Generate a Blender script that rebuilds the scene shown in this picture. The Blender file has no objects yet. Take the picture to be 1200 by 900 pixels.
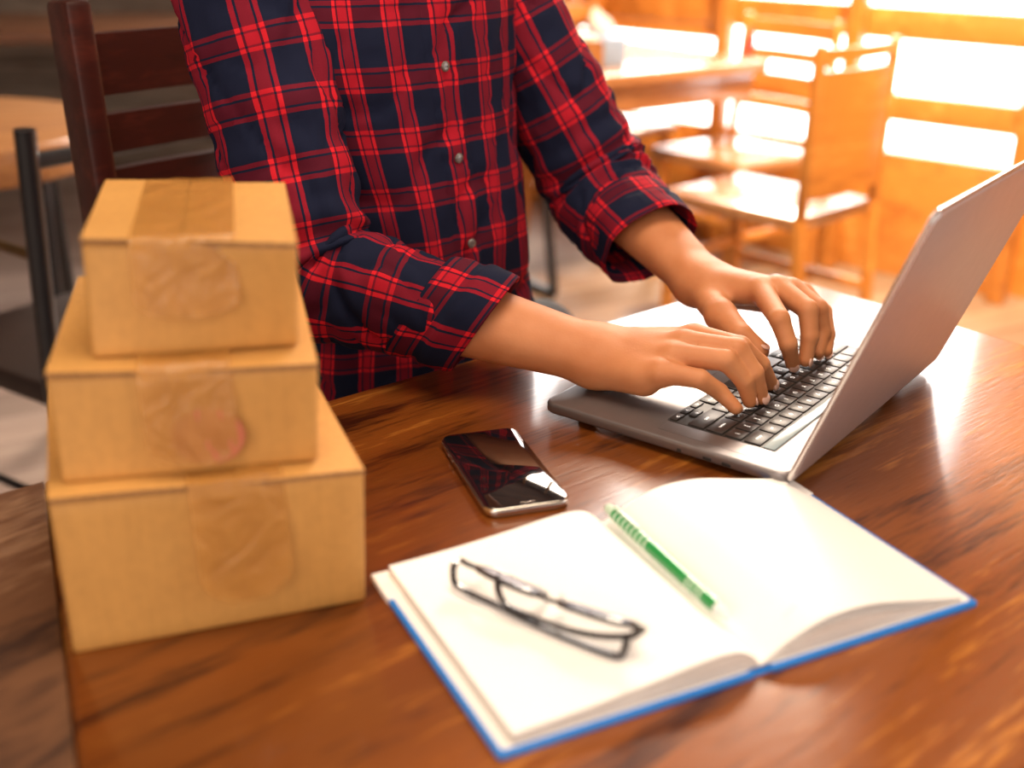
import bpy, bmesh, math, random
import numpy as np
from mathutils import Vector, Matrix, noise as mnoise
SC = bpy.context.scene
COL = SC.collection
R = math.radians
PI = math.pi
random.seed(4)

# ------------------------------------------------------------------ camera
F_PX, PITCH, ROLL, CAM_H = 1347.2, 0.3912, -0.0157, 0.4361      # table top is z = 0, floor is z = -0.75
cam_d = bpy.data.cameras.new('camera'); cam = bpy.data.objects.new('camera', cam_d); COL.objects.link(cam)
cam_d.sensor_width = 36.0; cam_d.lens = 36.0 * F_PX / 1200.0
cam.matrix_world = Matrix.Translation((0, 0, CAM_H)) @ Matrix.Rotation(PI / 2 - PITCH, 4, 'X') @ Matrix.Rotation(-ROLL, 4, 'Z')
cam_d.clip_start = 0.02; cam_d.clip_end = 200
cam_d.dof.use_dof = True; cam_d.dof.focus_distance = 1.08; cam_d.dof.aperture_fstop = 2.7
SC.camera = cam

# ------------------------------------------------------------------ world, lights, exposure
SC.view_settings.view_transform = 'Standard'; SC.view_settings.look = 'None'
SC.view_settings.exposure = 0.42; SC.view_settings.gamma = 1.0; SC.view_settings.use_curve_mapping = False
SC.cycles.use_denoising = True
SC.cycles.max_bounces = 8
SC.cycles.sample_clamp_indirect = 6.0
W = bpy.data.worlds.new('world'); SC.world = W; W.use_nodes = True
nt = W.node_tree; nt.nodes.clear()
wo = nt.nodes.new('ShaderNodeOutputWorld'); wb = nt.nodes.new('ShaderNodeBackground')
tc = nt.nodes.new('ShaderNodeTexCoord'); dp = nt.nodes.new('ShaderNodeVectorMath'); dp.operation = 'DOT_PRODUCT'
dp.inputs[1].default_value = Vector((0.40, 0.90, 0.16)).normalized()
rp = nt.nodes.new('ShaderNodeValToRGB')
rp.color_ramp.elements[0].position = 0.10; rp.color_ramp.elements[0].color = (0.10, 0.085, 0.075, 1)
rp.color_ramp.elements[1].position = 0.75; rp.color_ramp.elements[1].color = (1.0, 0.93, 0.88, 1)
nt.links.new(tc.outputs['Generated'], dp.inputs[0]); nt.links.new(dp.outputs['Value'], rp.inputs[0])
nt.links.new(rp.outputs[0], wb.inputs['Color']); wb.inputs['Strength'].default_value = 6.5
nt.links.new(wb.outputs[0], wo.inputs[0])

def light(name, typ, loc, target, energy, color, size=1.0, size_y=None, angle=None, spot=None):
    d = bpy.data.lights.new(name, typ); o = bpy.data.objects.new(name, d); COL.objects.link(o)
    o.location = loc; d.energy = energy; d.color = color
    o.rotation_euler = (Vector(target) - Vector(loc)).to_track_quat('-Z', 'Y').to_euler()
    if typ == 'AREA':
        d.shape = 'RECTANGLE'; d.size = size; d.size_y = size_y or size
    if typ == 'SUN': d.angle = angle
    if typ == 'SPOT': d.spot_size = spot; d.spot_blend = 0.7; d.shadow_soft_size = size
    return o
light('sun', 'SUN', (0.93, 4.81, 2.65), (0.1, 0.9, 0), 3.0, (1.0, 0.80, 0.60), angle=R(15))
light('added_fill_behind_camera', 'AREA', (-0.9, -1.6, 1.35), (-0.05, 0.95, 0.0), 30, (1.0, 0.83, 0.68), 2.4, 1.6)  # added soft fill for the box fronts, no window is known there
light('added_light_over_table', 'AREA', (0.15, 0.75, 2.1), (0.1, 0.85, 0), 36, (1.0, 0.82, 0.62), 1.3, 1.1)  # added overhead light that brightens paper, box tops and table, no lamp seen
light('added_spot_railing_end', 'SPOT', (1.2, 2.4, 2.3), (1.6, 3.8, 0.0), 420, (1.0, 0.75, 0.42), 0.15, spot=R(60))  # second added spot, unseen, lifts the right end of the railing
light('added_warm_spot_terrace', 'SPOT', (0.9, 2.0, 2.0), (1.1, 3.9, -0.4), 330, (1.0, 0.62, 0.28), 0.15, spot=R(75))  # added unseen spot that warms the railing and chairs to orange

# ------------------------------------------------------------------ pixel -> point helpers (photo pixels on real planes)
_fw = Vector((0, math.cos(PITCH), -math.sin(PITCH))); _up = Vector((0, math.sin(PITCH), math.cos(PITCH))); _rt = Vector((1, 0, 0))
def ray(px, py):
    du, dv = px - 600, py - 450
    u = du * math.cos(ROLL) + dv * math.sin(ROLL); v = -du * math.sin(ROLL) + dv * math.cos(ROLL)
    return _fw + _rt * (u / F_PX) - _up * (v / F_PX)
def atz(px, py, z=0.0):
    r = ray(px, py); return r * ((z - CAM_H) / r.z) + Vector((0, 0, CAM_H))
def aty(px, py, y):
    r = ray(px, py); return r * (y / r.y) + Vector((0, 0, CAM_H))

# ------------------------------------------------------------------ materials
class N:
    def __init__(s, name):
        s.m = bpy.data.materials.new(name); s.m.use_nodes = True; s.t = s.m.node_tree; s.t.nodes.clear()
        s.out = s.t.nodes.new('ShaderNodeOutputMaterial'); s.b = s.t.nodes.new('ShaderNodeBsdfPrincipled')
        s.t.links.new(s.b.outputs[0], s.out.inputs[0])
    def n(s, typ, **kw):
        x = s.t.nodes.new(typ)
        for k, v in kw.items(): setattr(x, k, v)
        return x
    def l(s, a, b): s.t.links.new(a, b)
    def math(s, op, a, b=None, clamp=False):
        x = s.n('ShaderNodeMath', operation=op); x.use_clamp = clamp
        for i, v in enumerate((a, b)):
            if v is None: continue
            if hasattr(v, 'links'): s.l(v, x.inputs[i])
            else: x.inputs[i].default_value = v
        return x.outputs[0]
    def ramp(s, fac, els, interp='LINEAR'):
        x = s.n('ShaderNodeValToRGB'); cr = x.color_ramp; cr.interpolation = interp
        while len(cr.elements) < len(els): cr.elements.new(0.5)
        for e, (p, c) in zip(cr.elements, els):
            e.position = p; e.color = (*c, 1) if not isinstance(c, (int, float)) else (c, c, c, 1)
        s.l(fac, x.inputs[0]); return x.outputs[0]
    def mix(s, fac, a, b, blend='MIX'):
        x = s.n('ShaderNodeMix', data_type='RGBA', blend_type=blend)
        for i, v in ((0, fac), (6, a), (7, b)):
            if hasattr(v, 'links'): s.l(v, x.inputs[i])
            elif i == 0: x.inputs[0].default_value = v
            else: x.inputs[i].default_value = (*v, 1)
        return x.outputs[2]
    def coords(s, kind='Object', scale=(1, 1, 1), rot=(0, 0, 0)):
        t = s.n('ShaderNodeTexCoord'); mp = s.n('ShaderNodeMapping'); mp.inputs['Scale'].default_value = scale; mp.inputs['Rotation'].default_value = rot
        s.l(t.outputs[kind], mp.inputs[0]); return mp.outputs[0]
    def noise(s, vec, scale, detail=4, rough=0.5, dist=0.0):
        x = s.n('ShaderNodeTexNoise'); x.inputs['Scale'].default_value = scale; x.inputs['Detail'].default_value = detail
        x.inputs['Roughness'].default_value = rough; x.inputs['Distortion'].default_value = dist
        s.l(vec, x.inputs['Vector']); return x.outputs[0]
    def bump(s, h, strength, dist=0.001):
        x = s.n('ShaderNodeBump'); x.inputs['Strength'].default_value = strength; x.inputs['Distance'].default_value = dist
        s.l(h, x.inputs['Height']); s.l(x.outputs[0], s.b.inputs['Normal'])
    def set(s, **kw):
        for k, v in kw.items():
            k = k.replace('_', ' ')
            if hasattr(v, 'links'): s.l(v, s.b.inputs[k])
            elif isinstance(v, tuple): s.b.inputs[k].default_value = (*v, 1)
            else: s.b.inputs[k].default_value = v
        return s

def plain(name, col, rough=0.5, metal=0.0, var=0.12, scale=30, coat=0.0, **kw):
    m = N(name); nz = m.noise(m.coords(), scale, 3)
    c0 = tuple(max(0, c * (1 - var)) for c in col); c1 = tuple(min(1, c * (1 + var)) for c in col)
    m.set(Base_Color=m.ramp(nz, [(0.3, c0), (0.7, c1)]), Roughness=rough, Metallic=metal, Coat_Weight=coat)
    m.set(**kw); return m.m

def wood(name, dark, mid, light_, angle=0.0, stretch=9.0, scale=7.0, rough=0.35, coat=0.0, bump=0.25, planks=None, big=0.0):
    """grain runs along local X turned by `angle`"""
    m = N(name)
    v = m.coords('Object', (1, 1, 1), (0, 0, -angle))
    sp = m.n('ShaderNodeVectorMath', operation='MULTIPLY'); sp.inputs[1].default_value = (1.0 / stretch, 1, 1); m.l(v, sp.inputs[0])
    v2 = sp.outputs[0]
    a = m.noise(v2, scale, 5, 0.6, 0.7)
    b = m.noise(v2, scale * 7, 3, 0.6, 0.2)
    c = m.noise(v2, scale * 26, 2, 0.6, 0.0)
    s1 = m.math('MULTIPLY', a, 0.55); s2 = m.math('MULTIPLY', b, 0.28); s3 = m.math('MULTIPLY', c, 0.17)
    h = m.math('ADD', m.math('ADD', s1, s2), s3)
    col = m.ramp(h, [(0.39, dark), (0.475, mid), (0.53, mid), (0.61, light_)])
    if big:
        bg = m.noise(v2, 2.3, 3, 0.5, 0.5); col = m.mix(big, col, m.ramp(bg, [(0.36, (0.42, 0.36, 0.32)), (0.56, (1.1, 1.06, 1.0))]), 'MULTIPLY')
    if planks:
        xyz = m.n('ShaderNodeSeparateXYZ'); m.l(v, xyz.inputs[0])
        q = m.math('DIVIDE', xyz.outputs[1], planks); fr = m.math('FRACT', q); fl = m.math('FLOOR', q)
        wn = m.n('ShaderNodeTexWhiteNoise', noise_dimensions='1D'); m.l(fl, wn.inputs['W'])
        tint = m.ramp(wn.outputs['Value'], [(0.0, (0.78, 0.76, 0.74)), (1.0, (1.12, 1.1, 1.08))])
        col = m.mix(1.0, col, tint, 'MULTIPLY')
        gap = m.ramp(fr, [(0.0, 0.35), (0.015, 1.0), (0.985, 1.0), (1.0, 0.35)])
        col = m.mix(1.0, col, gap, 'MULTIPLY')
    m.set(Base_Color=col, Roughness=m.ramp(h, [(0.35, min(1, rough * 1.25)), (0.65, rough * 0.85)]), Coat_Weight=coat, Coat_Roughness=0.13)
    m.bump(m.math('ADD', m.math('MULTIPLY', b, 0.4), m.math('MULTIPLY', c, 0.6)), bump, 0.0012)
    return m.m

TAB_A = math.atan2(0.652, 0.758)
M = {}
M['table'] = wood('varnished_table_wood', (0.055, 0.011, 0.003), (0.26, 0.074, 0.011), (0.66, 0.26, 0.046), TAB_A, 10, 10, 0.33, 0.75, 0.5, big=0.75)
M['table'].node_tree.nodes['Principled BSDF'].inputs['Specular IOR Level'].default_value = 0.18
M['table_greyed'] = wood('reflection_greyed_wood', (0.045, 0.018, 0.010), (0.15, 0.065, 0.030), (0.32, 0.18, 0.10), TAB_A + 0.2, 5, 6, 0.42, 0.3, 0.5)  # greyer tone puts this table's grey reflection into its colour
M['chair_wood'] = wood('dark_mahogany', (0.014, 0.003, 0.002), (0.034, 0.006, 0.004), (0.07, 0.014, 0.009), 0, 6, 9, 0.34, 0.15, 0.1)
M['orange_glow_wood'] = wood('glow_tinted_wood', (0.42, 0.15, 0.028), (0.62, 0.25, 0.05), (0.80, 0.38, 0.10), 0, 8, 6, 0.35, 0.3, 0.15)  # orange tint puts the hazy background glow into the wood colour
M['pale_wood'] = wood('honey_wood', (0.26, 0.10, 0.03), (0.40, 0.17, 0.05), (0.55, 0.28, 0.10), 0.3, 8, 4, 0.38, 0.3, 0.15)
M['plank_wall'] = wood('weathered_planks', (0.08, 0.06, 0.045), (0.18, 0.14, 0.11), (0.30, 0.25, 0.20), 0, 10, 3, 0.75, 0, 0.4)
M['ceiling'] = wood('ceiling_boards', (0.07, 0.03, 0.015), (0.13, 0.06, 0.03), (0.2, 0.1, 0.05), 0, 8, 3, 0.7, 0, 0.2, 0.2)
M['floor'] = wood('floor_boards', (0.24, 0.17, 0.14), (0.36, 0.27, 0.225), (0.48, 0.38, 0.32), 0.55, 8, 3, 0.5, 0.1, 0.2, 0.16)
M['black_metal'] = plain('black_painted_steel', (0.008, 0.008, 0.01), 0.3, 0.0, coat=0.3)
M['dark_seat'] = plain('dark_leather', (0.018, 0.009, 0.007), 0.45)
M['alu'] = plain('grey_aluminium', (0.21, 0.19, 0.195), 0.36, 0.75, 0.03, 60)
M['alu_lid'] = plain('grey_aluminium_lid', (0.60, 0.52, 0.51), 0.38, 0.75, 0.03, 60)
M['alu_edge'] = plain('polished_aluminium_edge', (0.75, 0.7, 0.68), 0.22, 0.9, 0.02, 60)
M['key'] = plain('keycap_black', (0.022, 0.017, 0.017), 0.42, 0.0, 0.05)
M['well'] = plain('keyboard_well', (0.02, 0.016, 0.015), 0.5)
M['rubber'] = plain('black_rubber', (0.012, 0.012, 0.012), 0.6)
M['glassblack'] = plain('black_glass', (0.006, 0.005, 0.006), 0.05, 0.0, 0.05, coat=1.0)
M['touchbar'] = plain('touch_strip_pale_reflection', (0.30, 0.37, 0.40), 0.18, 0.0, 0.02, coat=0.6)  # pale blue-grey base paints in the bright reflection on the glass
M['steel'] = plain('brushed_steel', (0.62, 0.57, 0.52), 0.22, 1.0, 0.04)
M['paper'] = plain('white_paper', (0.90, 0.88, 0.85), 0.75, 0, 0.015, 8)
M['blue'] = plain('blue_book_cloth', (0.008, 0.19, 0.62), 0.5, 0, 0.06, 200)
M['black_plastic'] = plain('dark_acetate', (0.012, 0.010, 0.014), 0.22, 0, 0.05, coat=0.5)
M['pen_green'] = plain('green_lacquer', (0.012, 0.28, 0.07), 0.28, 0, 0.05, coat=0.6)
M['pen_pale'] = plain('pale_green_print', (0.55, 0.72, 0.58), 0.35, 0, 0.05)
M['white_plastic'] = plain('white_plastic', (0.8, 0.8, 0.8), 0.35, 0, 0.03)
M['tissue_box'] = plain('pale_blue_card', (0.30, 0.44, 0.75), 0.5, 0, 0.05)
M['tissue'] = plain('tissue_paper', (0.85, 0.85, 0.86), 0.8, 0, 0.02)
M['red_plastic'] = plain('red_plastic', (0.6, 0.05, 0.05), 0.4)
M['denim'] = plain('black_trouser_cloth', (0.012, 0.012, 0.016), 0.85, 0, 0.2, 300)
M['shoe'] = plain('black_shoe_leather', (0.01, 0.01, 0.01), 0.4)
M['hair'] = plain('black_hair', (0.004, 0.0035, 0.003), 0.7, 0, 0.4, 120)
M['nail'] = plain('fingernail', (0.78, 0.46, 0.36), 0.28, 0, 0.03, coat=0.3)
M['lamp_metal'] = M['black_metal']

def mk_paper_edge():
    m = N('page_edges'); t = m.n('ShaderNodeTexCoord'); xyz = m.n('ShaderNodeSeparateXYZ'); m.l(t.outputs['Object'], xyz.inputs[0])
    nz = m.noise(m.coords('Object', (0.4, 0.4, 60)), 40, 2)
    m.set(Base_Color=m.ramp(nz, [(0.35, (0.62, 0.54, 0.46)), (0.62, (0.86, 0.81, 0.74))]), Roughness=0.8); m.bump(nz, 0.5, 0.0008)
    return m.m
M['page_edge'] = mk_paper_edge()

def mk_skin():
    m = N('skin'); v = m.coords()
    a = m.noise(v, 22, 4); b = m.noise(v, 420, 3, 0.6); c = m.noise(v, 90, 3)
    col = m.ramp(a, [(0.3, (0.50, 0.185, 0.072)), (0.7, (0.60, 0.25, 0.11))])
    m.set(Base_Color=col, Roughness=0.58, Specular_IOR_Level=0.35, Subsurface_Weight=0.12, Subsurface_Scale=0.006)
    m.b.inputs['Subsurface Radius'].default_value = (1.0, 0.35, 0.15)
    m.bump(m.math('ADD', m.math('MULTIPLY', b, 0.4), m.math('MULTIPLY', c, 0.6)), 0.28, 0.0012)
    return m.m
M['skin'] = mk_skin()

def mk_plaid():
    m = N('tartan_flannel'); P = 0.062
    uv = m.n('ShaderNodeUVMap'); xyz = m.n('ShaderNodeSeparateXYZ'); m.l(uv.outputs[0], xyz.inputs[0])
    wob = m.noise(uv.outputs[0], 60, 2)
    def stripes(c):
        f = m.math('FRACT', m.math('DIVIDE', m.math('ADD', c, m.math('MULTIPLY', wob, 0.0012)), P))
        # band of crimson with brighter edges and two fine black lines
        return m.ramp(f, [(0.0, 0.0), (0.30, 0.85), (0.37, 0.0), (0.405, 0.66), (0.595, 0.0), (0.63, 0.85), (0.70, 0.0)], 'CONSTANT')
    sv = stripes(xyz.outputs[0]); sw = stripes(xyz.outputs[1])
    k = m.math('ADD', m.math('MULTIPLY', sv, 0.60), m.math('MULTIPLY', sw, 0.40))
    col = m.ramp(k, [(0.0, (0.010, 0.013, 0.034)), (0.10, (0.016, 0.010, 0.028)), (0.27, (0.095, 0.008, 0.020)), (0.42, (0.22, 0.011, 0.026)), (0.60, (0.34, 0.010, 0.025)), (0.85, (0.74, 0.018, 0.030))])
    twill = m.n('ShaderNodeTexWave', wave_type='BANDS', bands_direction='DIAGONAL'); twill.inputs['Scale'].default_value = 500
    m.l(uv.outputs[0], twill.inputs['Vector'])
    fz = m.noise(uv.outputs[0], 900, 2)
    colf = m.mix(0.25, col, m.ramp(fz, [(0.3, 0.5), (0.7, 1.0)]), 'MULTIPLY')
    m.set(Base_Color=colf, Roughness=0.9, Specular_IOR_Level=0.12)
    m.bump(twill.outputs['Fac'], 0.15, 0.0005)
    return m.m
M['plaid'] = mk_plaid()

def mk_card():
    m = N('kraft_cardboard'); v = m.coords('Object')
    a = m.noise(v, 6, 4); rib = m.noise(m.coords('Object', (60, 60, 1.2)), 4.0, 2)
    spk = m.noise(v, 160, 2)
    col = m.ramp(a, [(0.3, (0.56, 0.275, 0.066)), (0.7, (0.66, 0.34, 0.088))])
    col = m.mix(0.35, col, m.ramp(rib, [(0.3, 0.78), (0.7, 1.0)]), 'MULTIPLY')
    col = m.mix(0.25, col, m.ramp(spk, [(0.3, 0.7), (0.6, 1.0)]), 'MULTIPLY')
    m.set(Base_Color=col, Roughness=0.62); m.bump(rib, 0.12, 0.001); return m.m
M['card'] = mk_card()
M['card_edge'] = plain('corrugated_edge', (0.30, 0.15, 0.06), 0.85, 0, 0.3, 400)
M['card_stamp'] = plain('red_ink_on_card', (0.46, 0.12, 0.06), 0.6)
def mk_tape():
    m = N('clear_brown_tape'); v = m.coords('Object'); a = m.noise(v, 26, 4, 0.6, 1.6)
    m.set(Base_Color=m.ramp(a, [(0.3, (0.48, 0.21, 0.045)), (0.7, (0.58, 0.27, 0.06))]), Roughness=0.22, Alpha=0.62, Coat_Weight=0.05, Coat_Roughness=0.1)
    m.bump(a, 0.9, 0.006); return m.m
M['tape'] = mk_tape()
def mk_lens():
    m = N('spectacle_lens')
    m.set(Base_Color=(1, 1, 1), Roughness=0.02, IOR=1.5, Transmission_Weight=1.0)
    tr = m.n('ShaderNodeBsdfTransparent'); mx = m.n('ShaderNodeMixShader'); gl = m.n('ShaderNodeBsdfGlossy'); gl.inputs['Roughness'].default_value = 0.03; gl.inputs['Color'].default_value = (0.72, 0.75, 1.0, 1)
    lw = m.n('ShaderNodeLayerWeight'); fac = m.math('ADD', m.math('MULTIPLY', m.math('POWER', lw.outputs['Facing'], 2.5), 0.55), 0.05, True)
    m.l(fac, mx.inputs[0]); m.l(tr.outputs[0], mx.inputs[1]); m.l(gl.outputs[0], mx.inputs[2]); m.l(mx.outputs[0], m.out.inputs[0]); return m.m
M['lens'] = mk_lens()
def mk_legend():
    m = N('backlit_legend'); m.set(Base_Color=(0.8, 0.8, 0.8), Roughness=0.5, Emission_Color=(1.0, 0.95, 0.9), Emission_Strength=0.55); return m.m
M['legend'] = mk_legend()

# ------------------------------------------------------------------ mesh builder
class MB:
    def __init__(s): s.v = []; s.f = []; s.uv = []; s.mi = []; s.mats = []
    def _m(s, m):
        if m not in s.mats: s.mats.append(m)
        return s.mats.index(m)
    def add(s, vs, fs, m, uvs=None):
        k = len(s.v); s.v += [tuple(x) for x in vs]; i = s._m(m)
        for n_, f in enumerate(fs):
            s.f.append(tuple(a + k for a in f)); s.mi.append(i)
            s.uv.append([uvs[a] for a in f] if uvs is not None and not callable(uvs) else None)
        return s
    def box(s, c, d, m, rot=None, bev=0.0, seg=2):
        bm = bmesh.new(); bmesh.ops.create_cube(bm, size=1.0)
        for v in bm.verts: v.co = Vector((v.co.x * d[0], v.co.y * d[1], v.co.z * d[2]))
        if bev: bmesh.ops.bevel(bm, geom=bm.edges[:], offset=bev, segments=seg, profile=0.5, affect='EDGES')
        X = Matrix.Translation(c) @ (rot if rot is not None else Matrix())
        return s.bm(bm, m, X)
    def bm(s, bm, m, X=None):
        bm.verts.index_update()
        vs = [(X @ v.co) if X is not None else v.co.copy() for v in bm.verts]
        fs = [[v.index for v in f.verts] for f in bm.faces]; bm.free(); return s.add(vs, fs, m)
    def bar(s, a, b, w, h, m, bev=0.0, up=(0, 0, 1)):
        a = Vector(a); b = Vector(b); x = (b - a); L = x.length; x.normalize(); u = Vector(up); y = u.cross(x)
        if y.length < 1e-4: y = Vector((1, 0, 0)).cross(x)
        y.normalize(); z = x.cross(y)
        X = Matrix((x, y, z)).transposed().to_4x4()
        return s.box((a + b) / 2, (L, w, h), m, X, bev)
    def prism(s, pts, z0, z1, m, bev=0.0, seg=2):
        bm = bmesh.new(); vs = [bm.verts.new((p[0], p[1], z1)) for p in pts]
        f = bm.faces.new(vs); f.normal_update()
        if f.normal.z < 0: f.normal_flip()
        r = bmesh.ops.extrude_face_region(bm, geom=[f])
        for g in r['geom']:
            if isinstance(g, bmesh.types.BMVert): g.co.z = z0
        bmesh.ops.recalc_face_normals(bm, faces=bm.faces[:])
        if bev:
            es = [e for e in bm.edges if abs(e.verts[0].co.z - e.verts[1].co.z) < 1e-7 and abs(e.verts[0].co.z - z1) < 1e-7] + \
                 [e for e in bm.edges if abs(e.verts[0].co.z - e.verts[1].co.z) < 1e-7 and abs(e.verts[0].co.z - z0) < 1e-7]
            bmesh.ops.bevel(bm, geom=es, offset=bev, segments=seg, profile=0.5, affect='EDGES')
        return s.bm(bm, m)
    def tube(s, pts, r, m, n=12, cap=True, flat=1.0, upv=None):
        pts = [Vector(p) for p in pts]; rr = r if hasattr(r, '__len__') else [r] * len(pts)
        t0 = (pts[1] - pts[0]).normalized(); u = Vector(upv) if upv else (Vector((0, 0, 1)) if abs(t0.z) < 0.9 else Vector((1, 0, 0)))
        vs = []; 
        for i, p in enumerate(pts):
            t = (pts[min(i + 1, len(pts) - 1)] - pts[max(i - 1, 0)]).normalized()
            u = (u - t * u.dot(t)).normalized(); w = t.cross(u)
            for k in range(n):
                a = 2 * PI * k / n; vs.append(p + u * (math.cos(a) * rr[i] * flat) + w * (math.sin(a) * rr[i]))
        fs = []
        for i in range(len(pts) - 1):
            for k in range(n):
                k2 = (k + 1) % n; fs.append((i * n + k, i * n + k2, (i + 1) * n + k2, (i + 1) * n + k))
        if cap: fs.append(tuple(range(n - 1, -1, -1))); fs.append(tuple((len(pts) - 1) * n + k for k in range(n)))
        return s.add(vs, fs, m)
    def ball(s, c, r, m, rot=None, seg=16, ring=10):
        bm = bmesh.new(); bmesh.ops.create_uvsphere(bm, u_segments=seg, v_segments=ring, radius=1.0)
        rad = r if hasattr(r, '__len__') else (r, r, r)
        X = Matrix.Translation(c) @ (rot.to_4x4() if rot is not None else Matrix()) @ Matrix.Diagonal((*rad, 1))
        return s.bm(bm, m, X)
    def build(s, name, parent=None, smooth=True, angle=35):
        me = bpy.data.meshes.new(name); me.from_pydata(s.v, [], s.f)
        for m in s.mats: me.materials.append(m)
        for p, i in zip(me.polygons, s.mi): p.material_index = i
        if any(u is not None for u in s.uv):
            ul = me.uv_layers.new(name='UVMap')
            for p, u in zip(me.polygons, s.uv):
                if u is None: continue
                for li, c in zip(p.loop_indices, u): ul.data[li].uv = c
        me.validate(); me.update()
        if smooth:
            me.polygons.foreach_set('use_smooth', [True] * len(me.polygons))
            try: me.set_sharp_from_angle(angle=R(angle))
            except Exception: pass
        o = bpy.data.objects.new(name, me); COL.objects.link(o)
        if parent is not None: o.parent = parent
        return o
def tag(o, label=None, cat=None, group=None, kind=None):
    if label: o['label'] = label
    if cat: o['category'] = cat
    if group: o['group'] = group
    if kind: o['kind'] = kind
    return o
def empty(name, loc=(0, 0, 0), rz=0.0):
    o = bpy.data.objects.new(name, None); COL.objects.link(o); o.location = loc; o.rotation_euler = (0, 0, rz); return o
def copy_tree(o, parent=None):
    c = o.copy(); COL.objects.link(c); c.parent = parent
    for ch in [x for x in bpy.data.objects if x.parent == o]: copy_tree(ch, c)
    return c
def spline(P, n):
    """Catmull-Rom through rows of numbers"""
    P = np.array(P, float); Q = np.vstack([2 * P[0] - P[1], P, 2 * P[-1] - P[-2]]); out = []
    for i in range(1, len(Q) - 2):
        for k in range(n):
            t = k / n; a, b, c, d = Q[i - 1:i + 3]
            out.append(0.5 * (2 * b + (c - a) * t + (2 * a - 5 * b + 4 * c - d) * t * t + (3 * b - a - 3 * c + d) * t ** 3))
    out.append(P[-1]); return np.array(out)
def rrect(w, h, r, n=6):
    pts = []
    for cx, cy, a0 in ((w / 2 - r, h / 2 - r, 0), (-w / 2 + r, h / 2 - r, 90), (-w / 2 + r, -h / 2 + r, 180), (w / 2 - r, -h / 2 + r, 270)):
        for k in range(n + 1):
            a = R(a0 + 90 * k / n); pts.append((cx + r * math.cos(a), cy + r * math.sin(a)))
    return pts

# ------------------------------------------------------------------ the setting
FZ = -0.75
RD = Vector((0.754, -0.657, 0)).normalized()          # direction of the terrace side
RP = Vector((1.127, 4.171, 0)); RN = Vector((-RD.y, RD.x, 0)); RN = RN if RN.y > 0 else -RN
def rl(t, off=0.0, z=0.0): p = RP + RD * t + RN * off; return Vector((p.x, p.y, z))
CZ = 2.75
fl = [(-4.5, -3), (4.6, -3), tuple(rl(4.2, 0.1))[:2], tuple(rl(-2.75, 0.1))[:2], (-1.05, 6.3), (-4.5, 6.3)]
tag(MB().prism(fl, FZ - 0.1, FZ, M['floor']).build('floor', smooth=False), kind='structure')
tag(MB().prism(fl, CZ, CZ + 0.1, M['ceiling']).build('ceiling', smooth=False), kind='structure')
wl = MB()
k = 0; z = FZ
while z < CZ:
    h = 0.17; wl.box((-2.75, 5.42, z + h / 2), (3.5, 0.05, h - 0.008), M['plank_wall'], None, 0.004, 1); z += h
wl.box((-2.75, 5.5, (FZ + CZ) / 2), (3.5, 0.1, CZ - FZ), M['plank_wall'])
tag(wl.build('wall_back', smooth=False), kind='structure')
wl = MB()
z = FZ
while z < CZ:
    h = 0.17; wl.box((-4.5, 1.2, z + h / 2), (0.06, 8.5, h - 0.008), M['plank_wall'], None, 0.004, 1); z += h
wl.box((-4.56, 1.2, (FZ + CZ) / 2), (0.1, 8.5, CZ - FZ), M['plank_wall'])
tag(wl.build('wall_left', smooth=False), kind='structure')
# the short return that joins the plank wall to the terrace side
a = Vector((-1.02, 5.4, 0)); b = rl(-2.7)
tag(MB().bar((a.x, a.y, (FZ + CZ) / 2), (b.x, b.y, (FZ + CZ) / 2), 0.08, CZ - FZ, M['plank_wall']).build('wall_return', smooth=False), kind='structure')
# solid wall right of the terrace opening
tag(MB().bar(rl(0.66, 0.085, (FZ + CZ) / 2), rl(4.2, 0.085, (FZ + CZ) / 2), 0.10, CZ - FZ, M['orange_glow_wood']).build('wall_right', smooth=False), kind='structure')
tag(MB().bar(rl(-2.7, 0, 2.64), rl(0.67, 0, 2.64), 0.14, 0.22, M['ceiling']).build('trim_1', smooth=False), kind='structure')

# terrace balustrade of wide horizontal boards
bal = empty('terrace_balustrade', rl(-0.8, 0, FZ))
tag(bal, 'amber wooden balustrade of wide horizontal boards along the bright open terrace side', 'railing')
inv = -Vector(bal.location)
def rbar(name, t0, t1, z0, z1, th, m=M['orange_glow_wood']):
    MB().bar(rl(t0, 0, (z0 + z1) / 2) + inv, rl(t1, 0, (z0 + z1) / 2) + inv, th, z1 - z0, m, 0.004).build(name, bal)
rbar('kick_board', -2.62, 0.68, FZ, -0.32, 0.05)
rbar('middle_board', -2.62, 0.68, -0.217, -0.122, 0.05)
rbar('top_board', -2.62, 0.68, 0.051, 0.158, 0.06)
rbar('wide_board', -2.62, -0.44, 0.0, 0.048, 0.05)
for t in (-2.1, -1.15):
    MB().bar(rl(t, -0.04, FZ) + inv, rl(t, -0.04, 0.15) + inv, 0.06, 0.05, M['orange_glow_wood'], 0.004).build('post', bal)
# roof posts standing at the terrace side
for t, lab in ((-1.02, 'slim square roof post behind the table with the tissue box'), (-0.42, 'square roof post behind the ladder-back chair'), (0.09, 'slim square roof post above the solid-back chair'), (0.70, 'square roof post at the right end of the terrace opening')):
    p0 = rl(t, -0.075, 0)
    o = MB().box((0, 0, (CZ - FZ) / 2), (0.055, 0.055, CZ - FZ), M['orange_glow_wood'], Matrix.Rotation(math.atan2(RD.y, RD.x), 4, 'Z'), 0.004).build('roof_post')
    o.location = (p0.x, p0.y, FZ); tag(o, lab, 'post', 'posts holding up the roof at the terrace side')

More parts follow.
